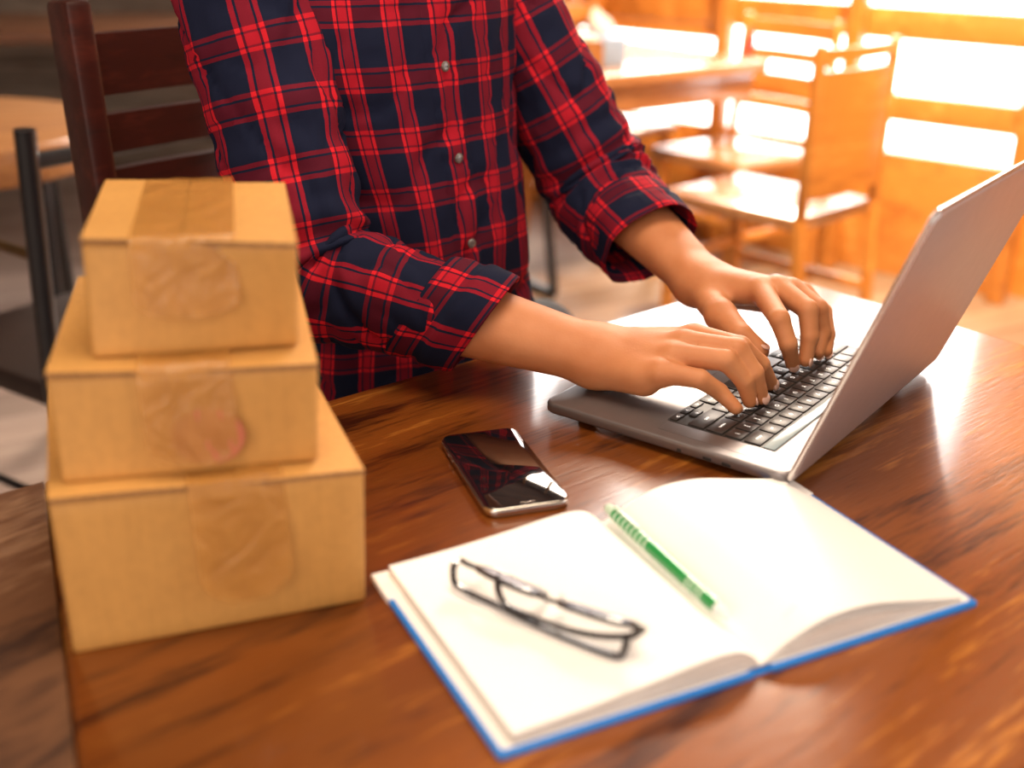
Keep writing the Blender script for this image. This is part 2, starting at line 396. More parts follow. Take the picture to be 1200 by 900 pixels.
# ------------------------------------------------------------------ the big table
Cn = Vector((0.344, 1.455)); Dn = Vector((0.963, 0.735)); S1 = Vector((0.02, -0.084)); S0 = Vector((-0.381, 0.836))
def inset(p, q, d): return p + (q - p).normalized() * d
tb = empty('dining_table', (0.25, 0.75, FZ)); to = -Vector(tb.location)
tag(tb, 'glossy reddish-brown wooden table carrying the laptop, open notebook, phone and boxes', 'table')
def P2(p): return (p[0] + to.x, p[1] + to.y)
MB().prism([P2(p) for p in (Cn, S0, S1, Dn)], -0.04 + to.z, 0.0 + to.z, M['table'], 0.005, 3).build('tabletop', tb)
cen = (Cn + Dn + S1 + S0) / 4
ins = [p + (cen - p).normalized() * 0.13 for p in (Cn, S0, S1, Dn)]
ap = MB()
for i in range(4):
    p, q = ins[i], ins[(i + 1) % 4]; ap.bar((*P2(p), -0.075 + to.z), (*P2(q), -0.075 + to.z), 0.022, 0.065, M['table'], 0.002)
ap.build('apron', tb)
for p in ins:
    MB().box((*P2(p), (FZ - 0.04) / 2 + to.z), (0.06, 0.06, -0.04 - FZ), M['table'], Matrix.Rotation(TAB_A, 4, 'Z'), 0.006).build('leg', tb)
# neighbouring table pushed against its left end
nd = Vector((-0.758, -0.652)); g = nd * 0.0004
tb2 = empty('side_table', (-0.55, 0.2, FZ)); to = -Vector(tb2.location)
tag(tb2, 'dull brown wooden table pushed against the left end beside the boxes', 'table')
T2 = [S0 + g, S0 + g + nd * 0.72, S1 + g + nd * 0.72, S1 + g]
MB().prism([P2(p) for p in T2], -0.045 + to.z, -0.0005 + to.z, M['table_greyed'], 0.0015, 3).build('tabletop', tb2)
cen = sum(T2, Vector((0, 0))) / 4
for p in T2:
    q = p + (cen - p).normalized() * 0.12
    MB().box((*P2(q), (FZ - 0.045) / 2 + to.z), (0.05, 0.05, -0.045 - FZ), M['table_greyed'], None, 0.005).build('leg', tb2)

# ------------------------------------------------------------------ cardboard boxes
def carton(label, fl_, fr_, depth, ztop, zbot, tfl, tfr, tape_w, front_drop, tape_t=0.5, stamp=None, group='cardboard boxes stacked on the table', bulge=0.0, rt=0.0):
    """fl_, fr_: bottom front corners; tfl, tfr: top front corners; body, two top flaps and packing tape"""
    c = empty('cardboard_box'); tag(c, label, 'box', group)
    base = (fl_ + fr_) / 2; c.location = (base.x, base.y, zbot); off = -Vector(c.location)
    ex = (fr_ - fl_).normalized(); ey = Vector((-ex.y, ex.x, 0)).normalized()
    bw = (tfr - tfl).length; dep = ey * depth
    B = [fl_, fr_, fr_ + dep, fl_ + dep]; T = [tfl, tfr, tfr + dep * 1.0, tfl + dep * 1.0]
    # body as a subdivided, slightly soft block
    n = 10; mb = MB()
    def face(a, b, c_, d, nrm):
        vs = []; fs = []
        for i in range(n + 1):
            for j in range(n + 1):
                s, t = i / n, j / n
                p = (a * (1 - s) + b * s) * (1 - t) + (d * (1 - s) + c_ * s) * t
                amp = 16 * s * (1 - s) * t * (1 - t)
                p = p + nrm * (bulge * amp + 0.0012 * amp * mnoise.noise(p * 18))
                vs.append(p + off)
        for i in range(n):
            for j in range(n):
                q = i * (n + 1) + j; fs.append((q, q + n + 1, q + n + 2, q + 1))
        mb.add(vs, fs, M['card'])
    th = 0.003
    Tz = [t - Vector((0, 0, th)) for t in T]
    face(B[0], B[1], Tz[1], Tz[0], -ey); face(B[1], B[2], Tz[2], Tz[1], ex); face(B[2], B[3], Tz[3], Tz[2], ey); face(B[3], B[0], Tz[0], Tz[3], -ex)
    face(Tz[0], Tz[1], Tz[2], Tz[3], Vector((0, 0, 0))); face(B[3], B[2], B[1], B[0], Vector((0, 0, 0)))
    o = mb.build('body', c, angle=40)
    bm = bmesh.new(); bm.from_mesh(o.data); bmesh.ops.remove_doubles(bm, verts=bm.verts[:], dist=1e-5)
    bmesh.ops.recalc_face_normals(bm, faces=bm.faces[:])
    es = [e for e in bm.edges if len(e.link_faces) == 2 and e.calc_face_angle(0) > 0.9]
    bmesh.ops.bevel(bm, geom=es, offset=0.0022, segments=2, profile=0.5, affect='EDGES'); bm.to_mesh(o.data); bm.free()
    # two long flaps meeting under the tape
    mid0 = tfl * (1 - tape_t) + tfr * tape_t; mid1 = mid0 + dep
    for (p, q, r_, s_, lift) in ((T[0], mid0 - ex * 0.0008, mid1 - ex * 0.0008, T[3], 0.0010), (mid0 + ex * 0.0008, T[1], T[2], mid1 + ex * 0.0008, 0.0004)):
        fm = MB(); m_ = 8; vs = []; fs = []
        for lay in (0, 1):
            for i in range(m_ + 1):
                for j in range(m_ + 1):
                    s, t = i / m_, j / m_
                    P = (p * (1 - s) + q * s) * (1 - t) + (s_ * (1 - s) + r_ * s) * t
                    P = P + Vector((0, 0, -th * (1 - lay) + lift + 0.0015 * mnoise.noise(P * 12))) - ey * (0.0012 if j == 0 else 0)
                    vs.append(P + off)
        L = (m_ + 1) ** 2
        for i in range(m_):
            for j in range(m_):
                q_ = i * (m_ + 1) + j; fs.append((L + q_, L + q_ + m_ + 1, L + q_ + m_ + 2, L + q_ + 1)); fs.append((q_, q_ + 1, q_ + m_ + 2, q_ + m_ + 1))
        fm.add(vs, fs, M['card'])
        es_ = []
        for i in range(m_):
            a0 = i * (m_ + 1); b0 = a0 + m_ + 1; es_.append((a0, b0, L + b0, L + a0)); a1 = a0 + m_; b1 = b0 + m_; es_.append((b1, a1, L + a1, L + b1))
            c0 = i; d0 = i + 1; es_.append((d0, c0, L + c0, L + d0)); c1 = m_ * (m_ + 1) + i; d1 = c1 + 1; es_.append((c1, d1, L + d1, L + c1))
        fm.f += es_; fm.mi += [fm._m(M['card_edge'])] * len(es_); fm.uv += [None] * len(es_)
        fm.build('top_flap', c, angle=30)
    # tape strip over the seam and down the front, wrinkled
    tp = MB(); nn = 26; mm = 12; vs = []; fs = []
    H = (ztop - zbot); rows = []
    down = (B[0] - T[0]).normalized()
    for i in range(nn + 1):
        t = 1 - i / nn; rows.append((mid0 + ey * (depth * t) + Vector((0, 0, 0.0022)), Vector((0, 0, 1)), 0))
    nf = 16
    for i in range(1, nf + 1):
        q = i / nf * front_drop; rows.append((mid0 + down * q - ey * 0.0026, -ey, i / nf))
    for (p, nr, s) in rows:
        w = tape_w * (1 if s < 0.75 else math.sqrt(max(0.02, 1 - ((s - 0.75) / 0.27) ** 2)))
        for j in range(mm + 1):
            x = (j / mm - 0.5) * w
            q = p + ex * x
            wr = 0.0016 * abs(mnoise.noise(Vector((x * 60, (p.z + p.y) * 22 + x * 40, ztop * 31))))
            vs.append(q + nr * (0.0004 + wr) + off)
    for i in range(len(rows) - 1):
        for j in range(mm):
            q = i * (mm + 1) + j; fs.append((q, q + 1, q + mm + 2, q + mm + 1))
    tp.add(vs, fs, M['tape']); t_o = tp.build('packing_tape', c, angle=60)
    if stamp:
        u, v, r = stamp; sm = MB(); cpt = (T[0] * (1 - u) + T[1] * u) + down * (H * v) - ey * 0.0022
        ring = [cpt + ex * (math.cos(2 * PI * k / 28) * r) - down * (math.sin(2 * PI * k / 28) * r * 0.8) for k in range(28)]
        sm.add([p + off for p in ring], [tuple(range(28))], M['card_stamp']); sm.build('ink_stamp', c)
    return c
h1, h2, h3 = 0.104, 0.174, 0.2475
carton('largest brown cardboard box at the bottom of the stack', atz(97, 783, 0), atz(437, 709, 0), 0.235, h1, 0.0, atz(60, 604, h1), atz(430, 556, h1), 0.058, 0.080, 0.58)
carton('flat brown cardboard box in the middle of the stack, red stamp under tape', atz(77, 584, h1 + 0.002), atz(375, 547, h1 + 0.002), 0.200, h2, h1 + 0.002, atz(53, 456, h2), atz(372, 434, h2), 0.055, 0.060, 0.50, (0.56, 0.62, 0.022))
carton('smallest brown cardboard box on top of the stack with wrinkled tape', atz(108, 436, h2 + 0.002), atz(348, 413, h2 + 0.002), 0.165, h3, h2 + 0.002, atz(89, 297, h3), atz(343, 292, h3), 0.062, 0.046, 0.47)

# ------------------------------------------------------------------ laptop
LA = -0.642; LU = Vector((math.cos(LA), math.sin(LA), 0)); LN = Vector((-math.sin(LA), math.cos(LA), 0))
LB = Vector((0.227, 0.8367, 0)); LW, LD_ = 0.358, 0.245
LO = LB + LN * 0.175
lap = empty('laptop', (LO.x, LO.y, 0), math.atan2(-LN.y, -LN.x))
tag(lap, 'open silver-grey laptop with black keys, seen from behind its tilted lid', 'laptop')
BT = 0.0155
pts = [(x, y - LD_ / 2) for x, y in rrect(LW, LD_, 0.012)]
MB().prism(pts, 0.0050, BT, M['alu'], 0.003, 3).build('base', lap)
for sx in (-1, 1):
    for y in (-0.03, -0.215): MB().tube([(sx * 0.15, y, 0), (sx * 0.15, y, 0.0056)], 0.008, M['rubber'], 16).build('rubber_foot', lap)
kx0, kx1 = -0.1435, 0.1435; ky1 = -0.0285
U = 0.287 / 14.5; RH = 0.0182
kb = MB(); kyb = ky1 - 0.0125 - 5 * RH
kb.prism([(x, y + (ky1 + kyb) / 2) for x, y in rrect(0.2885, ky1 - kyb + 0.002, 0.003)], BT, BT + 0.0003, M['well']); kb.build('keyboard_well', lap)
MB().box((0, ky1 - 0.0055, BT + 0.0007), (0.286, 0.0105, 0.0008), M['touchbar'], None, 0.0003).build('touch_strip', lap)
ind = MB(); ind.prism([(x, y - 0.195) for x, y in rrect(0.16, 0.085, 0.004)], BT, BT + 0.0002, M['alu_lid']); ind.mats = [M['alu']]; ind.build('trackpad', lap)
for sx in (-1, 1):
    MB().box((sx * 0.155, (ky1 + kyb) / 2, BT + 0.0001), (0.020, 0.10, 0.0003), M['alu']).build('speaker_grille', lap)
rows = [
 [(1, c) for c in '`1234567890-='] + [(1.5, 'delete')],
 [(1.5, 'tab')] + [(1, c) for c in 'QWERTYUIOP[]\\'],
 [(1.75, 'caps lock')] + [(1, c) for c in "ASDFGHJKL;'"] + [(1.75, 'return')],
 [(2.25, 'shift')] + [(1, c) for c in 'ZXCVBNM,./'] + [(2.25, 'shift')],
]
_kc = {}
def key(x0, w, y0, h, txt):
    kk = (round(w, 4), round(h, 4))
    if kk not in _kc:
        o = MB().box((0, 0, 0.0006), (w - 0.0024, h - 0.0024, 0.0012), M['key'], None, 0.0005, 2).build('key', lap); _kc[kk] = o.data
    else:
        o = bpy.data.objects.new('key', _kc[kk]); COL.objects.link(o); o.parent = lap
    o.location = (x0 + w / 2, y0 + h / 2, BT + 0.0004)
    if txt:
        cu = bpy.data.curves.new('legend', 'FONT'); cu.body = txt; cu.align_x = 'CENTER'; cu.align_y = 'CENTER'
        cu.size = 0.0062 if len(txt) == 1 else 0.0040; cu.offset = 0.0001; cu.resolution_u = 2
        cu.materials.append(M['legend']); t = bpy.data.objects.new('legend', cu); COL.objects.link(t); t.parent = o
        me = bpy.data.meshes.new_from_object(t); bpy.data.objects.remove(t); t = bpy.data.objects.new('legend', me); COL.objects.link(t); t.parent = o
        t.location = (0, 0, 0.00125)
for r_i, row in enumerate(rows):
    x = kx0; y = ky1 - 0.0125 - (r_i + 1) * RH
    for (w, t) in row:
        key(x, w * U, y, RH, t); x += w * U
x = kx0; y = kyb
for (w, t) in ((1, 'fn'), (1, 'control'), (1, 'option'), (1.25, 'command'), (5.25, ''), (1.25, 'command'), (1, 'option')):
    key(x, w * U, y, RH, t); x += w * U
aw = (kx1 - x) / 3
key(x, aw, y, RH / 2, '<'); key(x + aw, aw, y + RH / 2, RH / 2, '^'); key(x + aw, aw, y, RH / 2, 'v'); key(x + 2 * aw, aw, y, RH / 2, '>')
for yy, w in ((-0.055, 0.0085), (-0.073, 0.0085), (-0.10, 0.0045)):
    MB().box((LW / 2 - 0.0004, yy, 0.0085), (0.0014, w, 0.003), M['rubber'], None, 0.0006).build('port', lap)
MB().tube([(-0.14, -0.001, 0.0115), (0.14, -0.001, 0.0115)], 0.0042, M['alu'], 16).build('hinge', lap)
# lid: tilts back 70 degrees from the base plane direction
LT = 1.2298
lid = MB(); LH = 0.250; bmL = [(x, y + LH / 2) for x, y in rrect(LW, LH, 0.008)]
lid.prism(bmL, 0.0, 0.0055, M['alu_lid'], 0.0018, 3)
Lo = lid.build('lid', lap); Lo.location = (0, 0.0025, 0.0135); Lo.rotation_euler = (LT, 0, 0)
# after the turn local +Z of the lid points at the user: thicken away from the user
Lo.location = (0, 0.003, 0.0095)
scr = MB(); scr.prism([(x, y + LH / 2) for x, y in rrect(LW - 0.010, LH - 0.012, 0.006)], 0.0056, 0.0062, M['glassblack']); scr.build('screen', Lo)
rim = MB(); q = [Vector((x, y + LH / 2, 0.0028)) for x, y in rrect(LW + 0.0004, LH + 0.0004, 0.008)]
rim.tube(q + [q[0]], 0.0022, M['alu_edge'], 8, cap=False); rim.build('edge_trim', Lo)

# ------------------------------------------------------------------ phone
pc = [atz(573, 607, 0.005), atz(674, 581, 0.005), atz(607, 502, 0.005), atz(516, 520, 0.005)]
pcn = sum(pc, Vector()) / 4; pa = 0.3258
ph = empty('smartphone', (pcn.x, pcn.y, 0), pa); tag(ph, 'black-screened smartphone with a steel rim lying face up on the table', 'phone')
MB().prism(rrect(0.0709, 0.1436, 0.011, 8), 0.0, 0.0077, M['steel'], 0.0030, 4).build('frame', ph)
MB().prism(rrect(0.0678, 0.1405, 0.0098, 8), 0.0070, 0.0083, M['glassblack'], 0.0006, 2).build('screen', ph)
MB().tube([(-0.006, -0.0665, 0.0080), (0.006, -0.0665, 0.0080)], 0.0009, M['steel'], 8, flat=0.5).build('earpiece', ph)
MB().box((0.0353, 0.03, 0.0042), (0.0010, 0.017, 0.0024), M['steel'], None, 0.0004).build('side_button', ph)
for yy in (0.030, 0.042):
    MB().box((-0.0353, yy, 0.0042), (0.0010, 0.009, 0.0024), M['steel'], None, 0.0004).build('side_button', ph)

# ------------------------------------------------------------------ notebook
NA = 0.4646; NW, NH = 0.364, 0.203
nb0 = Vector((-0.0045, 0.5095, 0)); nex = Vector((math.cos(NA), math.sin(NA), 0)); ney = Vector((-math.sin(NA), math.cos(NA), 0))
nc = nb0 + nex * (NW / 2) + ney * (NH / 2)
nb = empty('notebook', (nc.x, nc.y, 0), NA); tag(nb, 'open blue hardback notebook with blank white pages lying on the table', 'notebook')
for sx in (-1, 1):
    MB().prism([(x + sx * (NW / 4 + 0.003), y) for x, y in rrect(NW / 2 - 0.006, NH + 0.003, 0.003, 3)], 0.0, 0.0036, M['blue'], 0.0009, 2).build('cover', nb)
    MB().prism([(x + sx * (NW / 4 + 0.002), y) for x, y in rrect(NW / 2 - 0.011, NH - 0.005, 0.003, 3)], 0.0036, 0.0041, M['paper']).build('endpaper', nb)
MB().prism(rrect(0.016, NH, 0.003, 3), 0.0, 0.0022, M['blue'], 0.0009, 2).build('spine', nb)
for sx in (-1, 1): MB().box((sx * (NW / 2 - 0.0062), NH / 2 - 0.015, 0.0022), (0.0130, 0.0345, 0.0050), M['paper'], None, 0.0006, 1).build('cover_corner', nb)
# page surface: profile along the width, s = distance from the gutter
PWD = 0.171; PHH = 0.196
profL = spline([(0.000, 0.0045), (0.006, 0.0125), (0.018, 0.0195), (0.040, 0.0205), (0.080, 0.0165), (0.125, 0.0130), (PWD, 0.0110)], 8)
profR = spline([(0.000, 0.0045), (0.008, 0.0075), (0.024, 0.0140), (0.050, 0.0195), (0.085, 0.0180), (0.125, 0.0120), (PWD, 0.0068)], 8)
def page_z(x):
    pr = profR if x > 0 else profL
    return float(np.interp(abs(x), pr[:, 0], pr[:, 1]))
for sx, pr in ((-1, profL), (1, profR)):
    nlay = 10
    mb = MB(); ny = 24; vs = []; fs = []
    for layer in range(nlay + 1):            # bottom to top: the fore edge and the head and tail edges show the layers
        q = layer / nlay
        fan = (1 - q) * 0.004 * (1 if sx > 0 else 1.3)
        for i, (s, z_) in enumerate(pr):
            zz = 0.0042 + (z_ - 0.0042) * q
            x = sx * (s * (PWD - 0.002 + fan * 0.5) / PWD)
            vs.append((x, -PHH / 2 + 0.0004 * math.sin(layer * 2.3), zz)); vs.append((x, PHH / 2 + 0.0004 * math.sin(layer * 1.7), zz))
    S = len(pr); W2 = S * 2
    for L in range(nlay):
        for i in range(S - 1):
            a0 = L * W2 + i * 2; b0 = a0 + 2; c0 = a0 + W2; d0 = c0 + 2
            fs.append((a0, b0, d0, c0)); fs.append((b0 + 1, a0 + 1, c0 + 1, d0 + 1))
        e0 = L * W2 + (S - 1) * 2; fs.append((e0, e0 + 1, e0 + 1 + W2, e0 + W2))
    mb.add(vs, fs, M['page_edge']); mb.build('page_block', nb, angle=50)
    # the open page on top, a thin sheet
    def sheet(name, fn, y0, y1, m):
        mb = MB(); vs = []; fs = []
        for lay in (0, 1):
            for i, (s, z_) in enumerate(pr):
                for j in range(9):
                    y = y0 + (y1 - y0) * j / 8
                    x_, zq = fn(s, z_, y); vs.append((sx * x_, y, zq + 0.00035 * lay))
        A = S * 9
        for i in range(S - 1):
            for j in range(8):
                q = i * 9 + j; fs.append((A + q, A + q + 9, A + q + 10, A + q + 1)); fs.append((q, q + 1, q + 10, q + 9))
            fs.append((i * 9, i * 9 + 9, A + i * 9 + 9, A + i * 9)); fs.append((i * 9 + 8, A + i * 9 + 8, A + i * 9 + 17, i * 9 + 17))
        for j in range(8):
            q = (S - 1) * 9 + j; fs.append((q, q + 1, A + q + 1, A + q))
        mb.add(vs, fs, m); mb.build(name, nb, angle=60)
    sheet('page', lambda s, z_, y: (s, z_ + 0.0002), -PHH / 2, PHH / 2, M['paper'])
    if sx > 0:   # a second leaf that has lifted off the block
        sheet('page', lambda s, z_, y: (s * 0.985, z_ + 0.0006 + 0.0062 * math.sin(PI * min(1, s / PWD)) ** 1.3), -PHH / 2 + 0.0005, PHH / 2 - 0.0005, M['paper'])
# page number marks at the foot of each page
for sx in (-1, 1):
    mk = MB()
    for k in range(3):
        x = sx * (0.075 if sx < 0 else 0.030) + k * 0.0045
        z_ = page_z(x) + (0.0075 if sx > 0 else 0.0008)
        mk.tube([(x - 0.001, -PHH / 2 + 0.016 + 0.001 * k, z_), (x + 0.0012, -PHH / 2 + 0.0175 + 0.001 * k, z_)], 0.0004, plain('faint_print_%s' % ('violet' if sx < 0 else 'grey'), (0.62, 0.5, 0.6), 0.8) if k == 0 else mk.mats[0], 6)
    mk.build('page_number', nb)

# ------------------------------------------------------------------ pencil in the gutter
pp0 = nc + nex * 0.0035 + ney * 0.093; pp1 = nc + nex * 0.0035 + ney * -0.068
a = atz(717, 592, 0.020); b = atz(862, 717, 0.020)
pd = (b - a); pen = empty('mechanical_pencil', (a.x, a.y, 0.0205), math.atan2(pd.y, pd.x)); tag(pen, 'green mechanical pencil with pale markings lying in the notebook gutter', 'pencil')
L = pd.length
MB().tube([(0.012, 0, 0), (L - 0.012, 0, 0)], 0.0050, M['pen_green'], 12).build('barrel', pen)
MB().tube([(0, 0, 0), (0.003, 0, 0), (0.012, 0, 0)], [0.0034, 0.0040, 0.0044], M['pen_pale'], 12).build('button', pen)
MB().tube([(L - 0.012, 0, 0), (L - 0.004, 0, 0), (L, 0, 0)], [0.0048, 0.0028, 0.0007], M['white_plastic'], 12).build('tip', pen)
MB().bar((0.010, 0, 0.0058), (0.045, 0, 0.0058), 0.003, 0.0012, M['pen_pale'], 0.0004).build('clip', pen)
for t in list(np.arange(0.016, 0.062, 0.0062)) + [L - 0.045, L - 0.040, L - 0.034, L - 0.029]:
    MB().tube([(t, 0, 0), (t + 0.0022, 0, 0)], 0.00515, M['pen_pale'], 12).build('printed_band', pen)

# ------------------------------------------------------------------ glasses on the left page
def nloc(p):
    d = p - nc; return d.dot(nex), d.dot(ney)
def on_page(px, py, h):
    z_ = 0.015
    for _ in range(4):
        p = atz(px, py, z_ + h); z_ = page_z(nloc(p)[0]) + 0.0006
    return atz(px, py, z_ + h)
gl = empty('eyeglasses'); tag(gl, 'dark-framed folded eyeglasses lying on the left page of the notebook', 'glasses')
gA = on_page(541, 658, 0.020); gB = on_page(762, 733, 0.020)
gl.location = (gA + gB) / 2; gl.location.z = page_z(nloc((gA + gB) / 2)[0]); go = -Vector(gl.location)
gx = (gB - gA).normalized(); gw = (gB - gA).length
gy = Vector((-gx.y, gx.x, 0)); gdir = (gy * 0.88 + Vector((0, 0, -0.46))).normalized()     # the lenses lean away and down to the page
def G(u, v): 
    uu = u / gw - 0.5
    return gA + gx * u + gdir * v + Vector((0, 0, -0.002 * (1 - 4 * uu * uu))) - gy * (0.004 * (1 - 4 * uu * uu)) + go
fr = MB()
def lens_outline(c, hw, hh, n=28):
    out = []
    for k in range(n):
        t = 2 * PI * k / n; cx = abs(math.cos(t)) ** 0.62 * math.copysign(1, math.cos(t)); cy = abs(math.sin(t)) ** 0.62 * math.copysign(1, math.sin(t))
        out.append((c + cx * hw, hh * (1 - 1.0) + 0.0165 + cy * hh * (1 - 0.12 * (1 if cy > 0 else 0))))
    return out
for c in (gw * 0.265, gw * 0.735):
    oc = lens_outline(c, gw * 0.185, 0.0145)
    ring = [G(u, v) for u, v in oc]
    rr = [0.0022 if v < 0.014 else 0.0009 for u, v in oc]
    fr.tube(ring + [ring[0]], rr + [rr[0]], M['black_plastic'], 8, cap=False)
    ln = MB(); nrm = gx.cross(gdir)
    c3 = G(c, 0.0165)
    vs = [c3 + nrm * 0.0010] + [p * 0.97 + c3 * 0.03 + nrm * 0.0003 for p in ring] + [c3 - nrm * 0.0004] + [p * 0.97 + c3 * 0.03 - nrm * 0.0008 for p in ring]
    nn = len(ring); fs = []
    for k in range(nn):
        k2 = (k + 1) % nn; fs.append((0, 1 + k, 1 + k2)); fs.append((nn + 1, nn + 2 + k2, nn + 2 + k)); fs.append((1 + k, nn + 2 + k, nn + 2 + k2, 1 + k2))
    ln.add(vs, fs, M['lens']); ln.build('lens', gl, angle=80)
fr.tube([G(gw * 0.445, 0.009), G(gw * 0.47, 0.0055), G(gw * 0.53, 0.0055), G(gw * 0.555, 0.009)], 0.0016, M['black_plastic'], 8)
fr.tube([G(0.0, 0.006), G(gw * 0.04, 0.004), G(gw * 0.09, 0.007)], 0.0020, M['black_plastic'], 8)
fr.tube([G(gw, 0.006), G(gw * 0.96, 0.004), G(gw * 0.91, 0.007)], 0.0020, M['black_plastic'], 8)
fr.build('frame_front', gl)
def arm(pl):
    P = [on_page(*q) + go for q in pl]; S_ = spline(P, 5); n = len(S_)
    MB().tube([Vector(q) for q in S_], [0.0018 + 0.0008 * abs(2 * i / n - 1) for i in range(n)], M['black_plastic'], 8).build('temple', gl)
arm([(541, 659, 0.020), (538, 672, 0.012), (545, 690, 0.006), (590, 710, 0.004), (640, 733, 0.003), (690, 752, 0.003), (732, 765, 0.003), (741, 758, 0.006), (744, 741, 0.010)])
arm([(762, 733, 0.020), (747, 741, 0.015), (715, 742, 0.010), (675, 736, 0.0085), (630, 722, 0.0075), (603, 710, 0.0085), (592, 694, 0.012), (590, 676, 0.016)])
for u in (0.44, 0.56):
    p = G(gw * u, 0.014) + Vector((0, 0, 0.003)); MB().ball(p, (0.0016, 0.0028, 0.0042), M['white_plastic'], None, 10, 8).build('nose_pad', gl)

# ------------------------------------------------------------------ person
FWD = Vector((0.73, -0.683, 0)).normalized(); LFT = Vector((0.683, 0.73, 0)).normalized(); UP = Vector((0, 0, 1))
def A3(v): return np.array(v, float)
# --- distance-field modelling and surface nets
def cone(Pg, a, b, ra, rb):
    a = A3(a); b = A3(b); ab = b - a; L2 = ab @ ab
    t = np.clip(((Pg - a) @ ab) / L2, 0, 1); d = Pg - a - t[..., None] * ab
    return np.sqrt((d * d).sum(-1)) - (ra + (rb - ra) * t)
def smin(a, b, k):
    h = np.clip(0.5 + 0.5 * (b - a) / k, 0, 1); return b + (a - b) * h - k * h * (1 - h)
def ellip(Pg, c, ax, r):
    q = (Pg - A3(c)) @ np.array([list(v) for v in ax]).T / np.array(r); l = np.sqrt((q * q).sum(-1)); return (l - 1) * min(r)
def nets(fn, lo, hi, h):
    lo = A3(lo); hi = A3(hi); n = np.ceil((hi - lo) / h).astype(int) + 1
    ax = [lo[i] + h * np.arange(n[i]) for i in range(3)]
    D = np.empty(n, dtype=np.float32)
    for i0 in range(0, n[0], 24):
        X, Y, Z = np.meshgrid(ax[0][i0:i0 + 24], ax[1], ax[2], indexing='ij'); D[i0:i0 + 24] = fn(np.stack([X, Y, Z], -1))
    ins = D < 0
    c = [(i, j, k) for i in (0, 1) for j in (0, 1) for k in (0, 1)]
    sh = lambda A, o: A[o[0]:n[0] - 1 + o[0], o[1]:n[1] - 1 + o[1], o[2]:n[2] - 1 + o[2]]
    cnt = sum(sh(ins, o).astype(np.int8) for o in c); act = (cnt > 0) & (cnt < 8)
    idx = -np.ones(act.shape, int); I = np.argwhere(act); idx[act] = np.arange(len(I))
    acc = np.zeros((len(I), 3)); w = np.zeros(len(I))
    for ci in range(8):
        for cj in range(ci + 1, 8):
            o1, o2 = np.array(c[ci]), np.array(c[cj])
            if np.abs(o1 - o2).sum() != 1: continue
            a = D[tuple((I + o1).T)]; b = D[tuple((I + o2).T)]; m = (a < 0) != (b < 0)
            t = np.where(m, a / np.where(m, a - b, 1), 0)
            acc += np.where(m[:, None], o1 + (o2 - o1) * t[:, None], 0); w += m
    V = lo + h * (I + acc / w[:, None])
    F = []
    for axn in range(3):
        o = [0, 0, 0]; o[axn] = 1
        A = ins[:n[0] - o[0], :n[1] - o[1], :n[2] - o[2]]; B = ins[o[0]:, o[1]:, o[2]:]
        E_ = np.argwhere(A != B); b_, c_ = (axn + 1) % 3, (axn + 2) % 3
        E_ = E_[(E_[:, b_] > 0) & (E_[:, c_] > 0) & (E_[:, b_] < n[b_] - 1) & (E_[:, c_] < n[c_] - 1)]
        db = np.zeros(3, int); db[b_] = 1; dc = np.zeros(3, int); dc[c_] = 1
        q = np.stack([idx[tuple((E_ - db - dc).T)], idx[tuple((E_ - dc).T)], idx[tuple(E_.T)], idx[tuple((E_ - db).T)]], 1)
        s = A[tuple(E_.T)]; q[~s] = q[~s][:, ::-1]; F.append(q)
    F = np.vstack(F); F = F[(F >= 0).all(1)]
    # light smoothing
    for it in range(2):
        acc = np.zeros_like(V); w = np.zeros(len(V))
        for k in range(4):
            a_, b_ = F[:, k], F[:, (k + 1) % 4]
            np.add.at(acc, a_, V[b_]); np.add.at(w, a_, 1); np.add.at(acc, b_, V[a_]); np.add.at(w, b_, 1)
        V = V * 0.55 + 0.45 * acc / np.maximum(w, 1)[:, None]
    return V, F

def fingers(pix): return {k: [atz(*a) for a in v] for k, v in pix.items()}
HR = dict(wrist=atz(694, 413, 0.045), elbow=Vector((-0.200, 1.10, 0.098)), sh=Vector((-0.265, 1.16, 0.385)), F=fingers(dict(
    index=[(812, 388, .066), (866, 398, .069), (890, 418, .050), (903, 440, .025)],
    middle=[(800, 396, .068), (862, 401, .070), (883, 428, .050), (892, 456, .025)],
    ring=[(788, 411, .062), (850, 414, .064), (872, 438, .044), (879, 461, .025)],
    little=[(774, 430, .053), (820, 437, .051), (843, 451, .037), (863, 470, .024)],
    thumb=[(742, 398, .034), (786, 403, .028), (815, 408, .024)])))
HL = dict(wrist=Vector((0.205, 1.205, 0.064)), elbow=Vector((0.10, 1.40, 0.13)), sh=Vector((-0.052, 1.40, 0.385)), F=fingers(dict(
    index=[(888, 331, .078), (911, 364, .072), (922, 393, .050), (928, 416, .025)],
    middle=[(908, 328, .080), (944, 352, .072), (947, 384, .047), (943, 411, .025)],
    ring=[(924, 329, .076), (956, 350, .066), (962, 378, .042), (957, 402, .025)],
    little=[(936, 332, .069), (962, 354, .056), (968, 380, .037), (967, 400, .025)],
    thumb=[(842, 362, .056), (866, 385, .048), (888, 402, .036)])))
RADII = dict(index=(.0125, .0101, .0088, .0071), middle=(.0128, .0103, .0089, .0073), ring=(.0122, .0098, .0085, .0069), little=(.0110, .0088, .0077, .0063), thumb=(.0160, .0122, .0104))
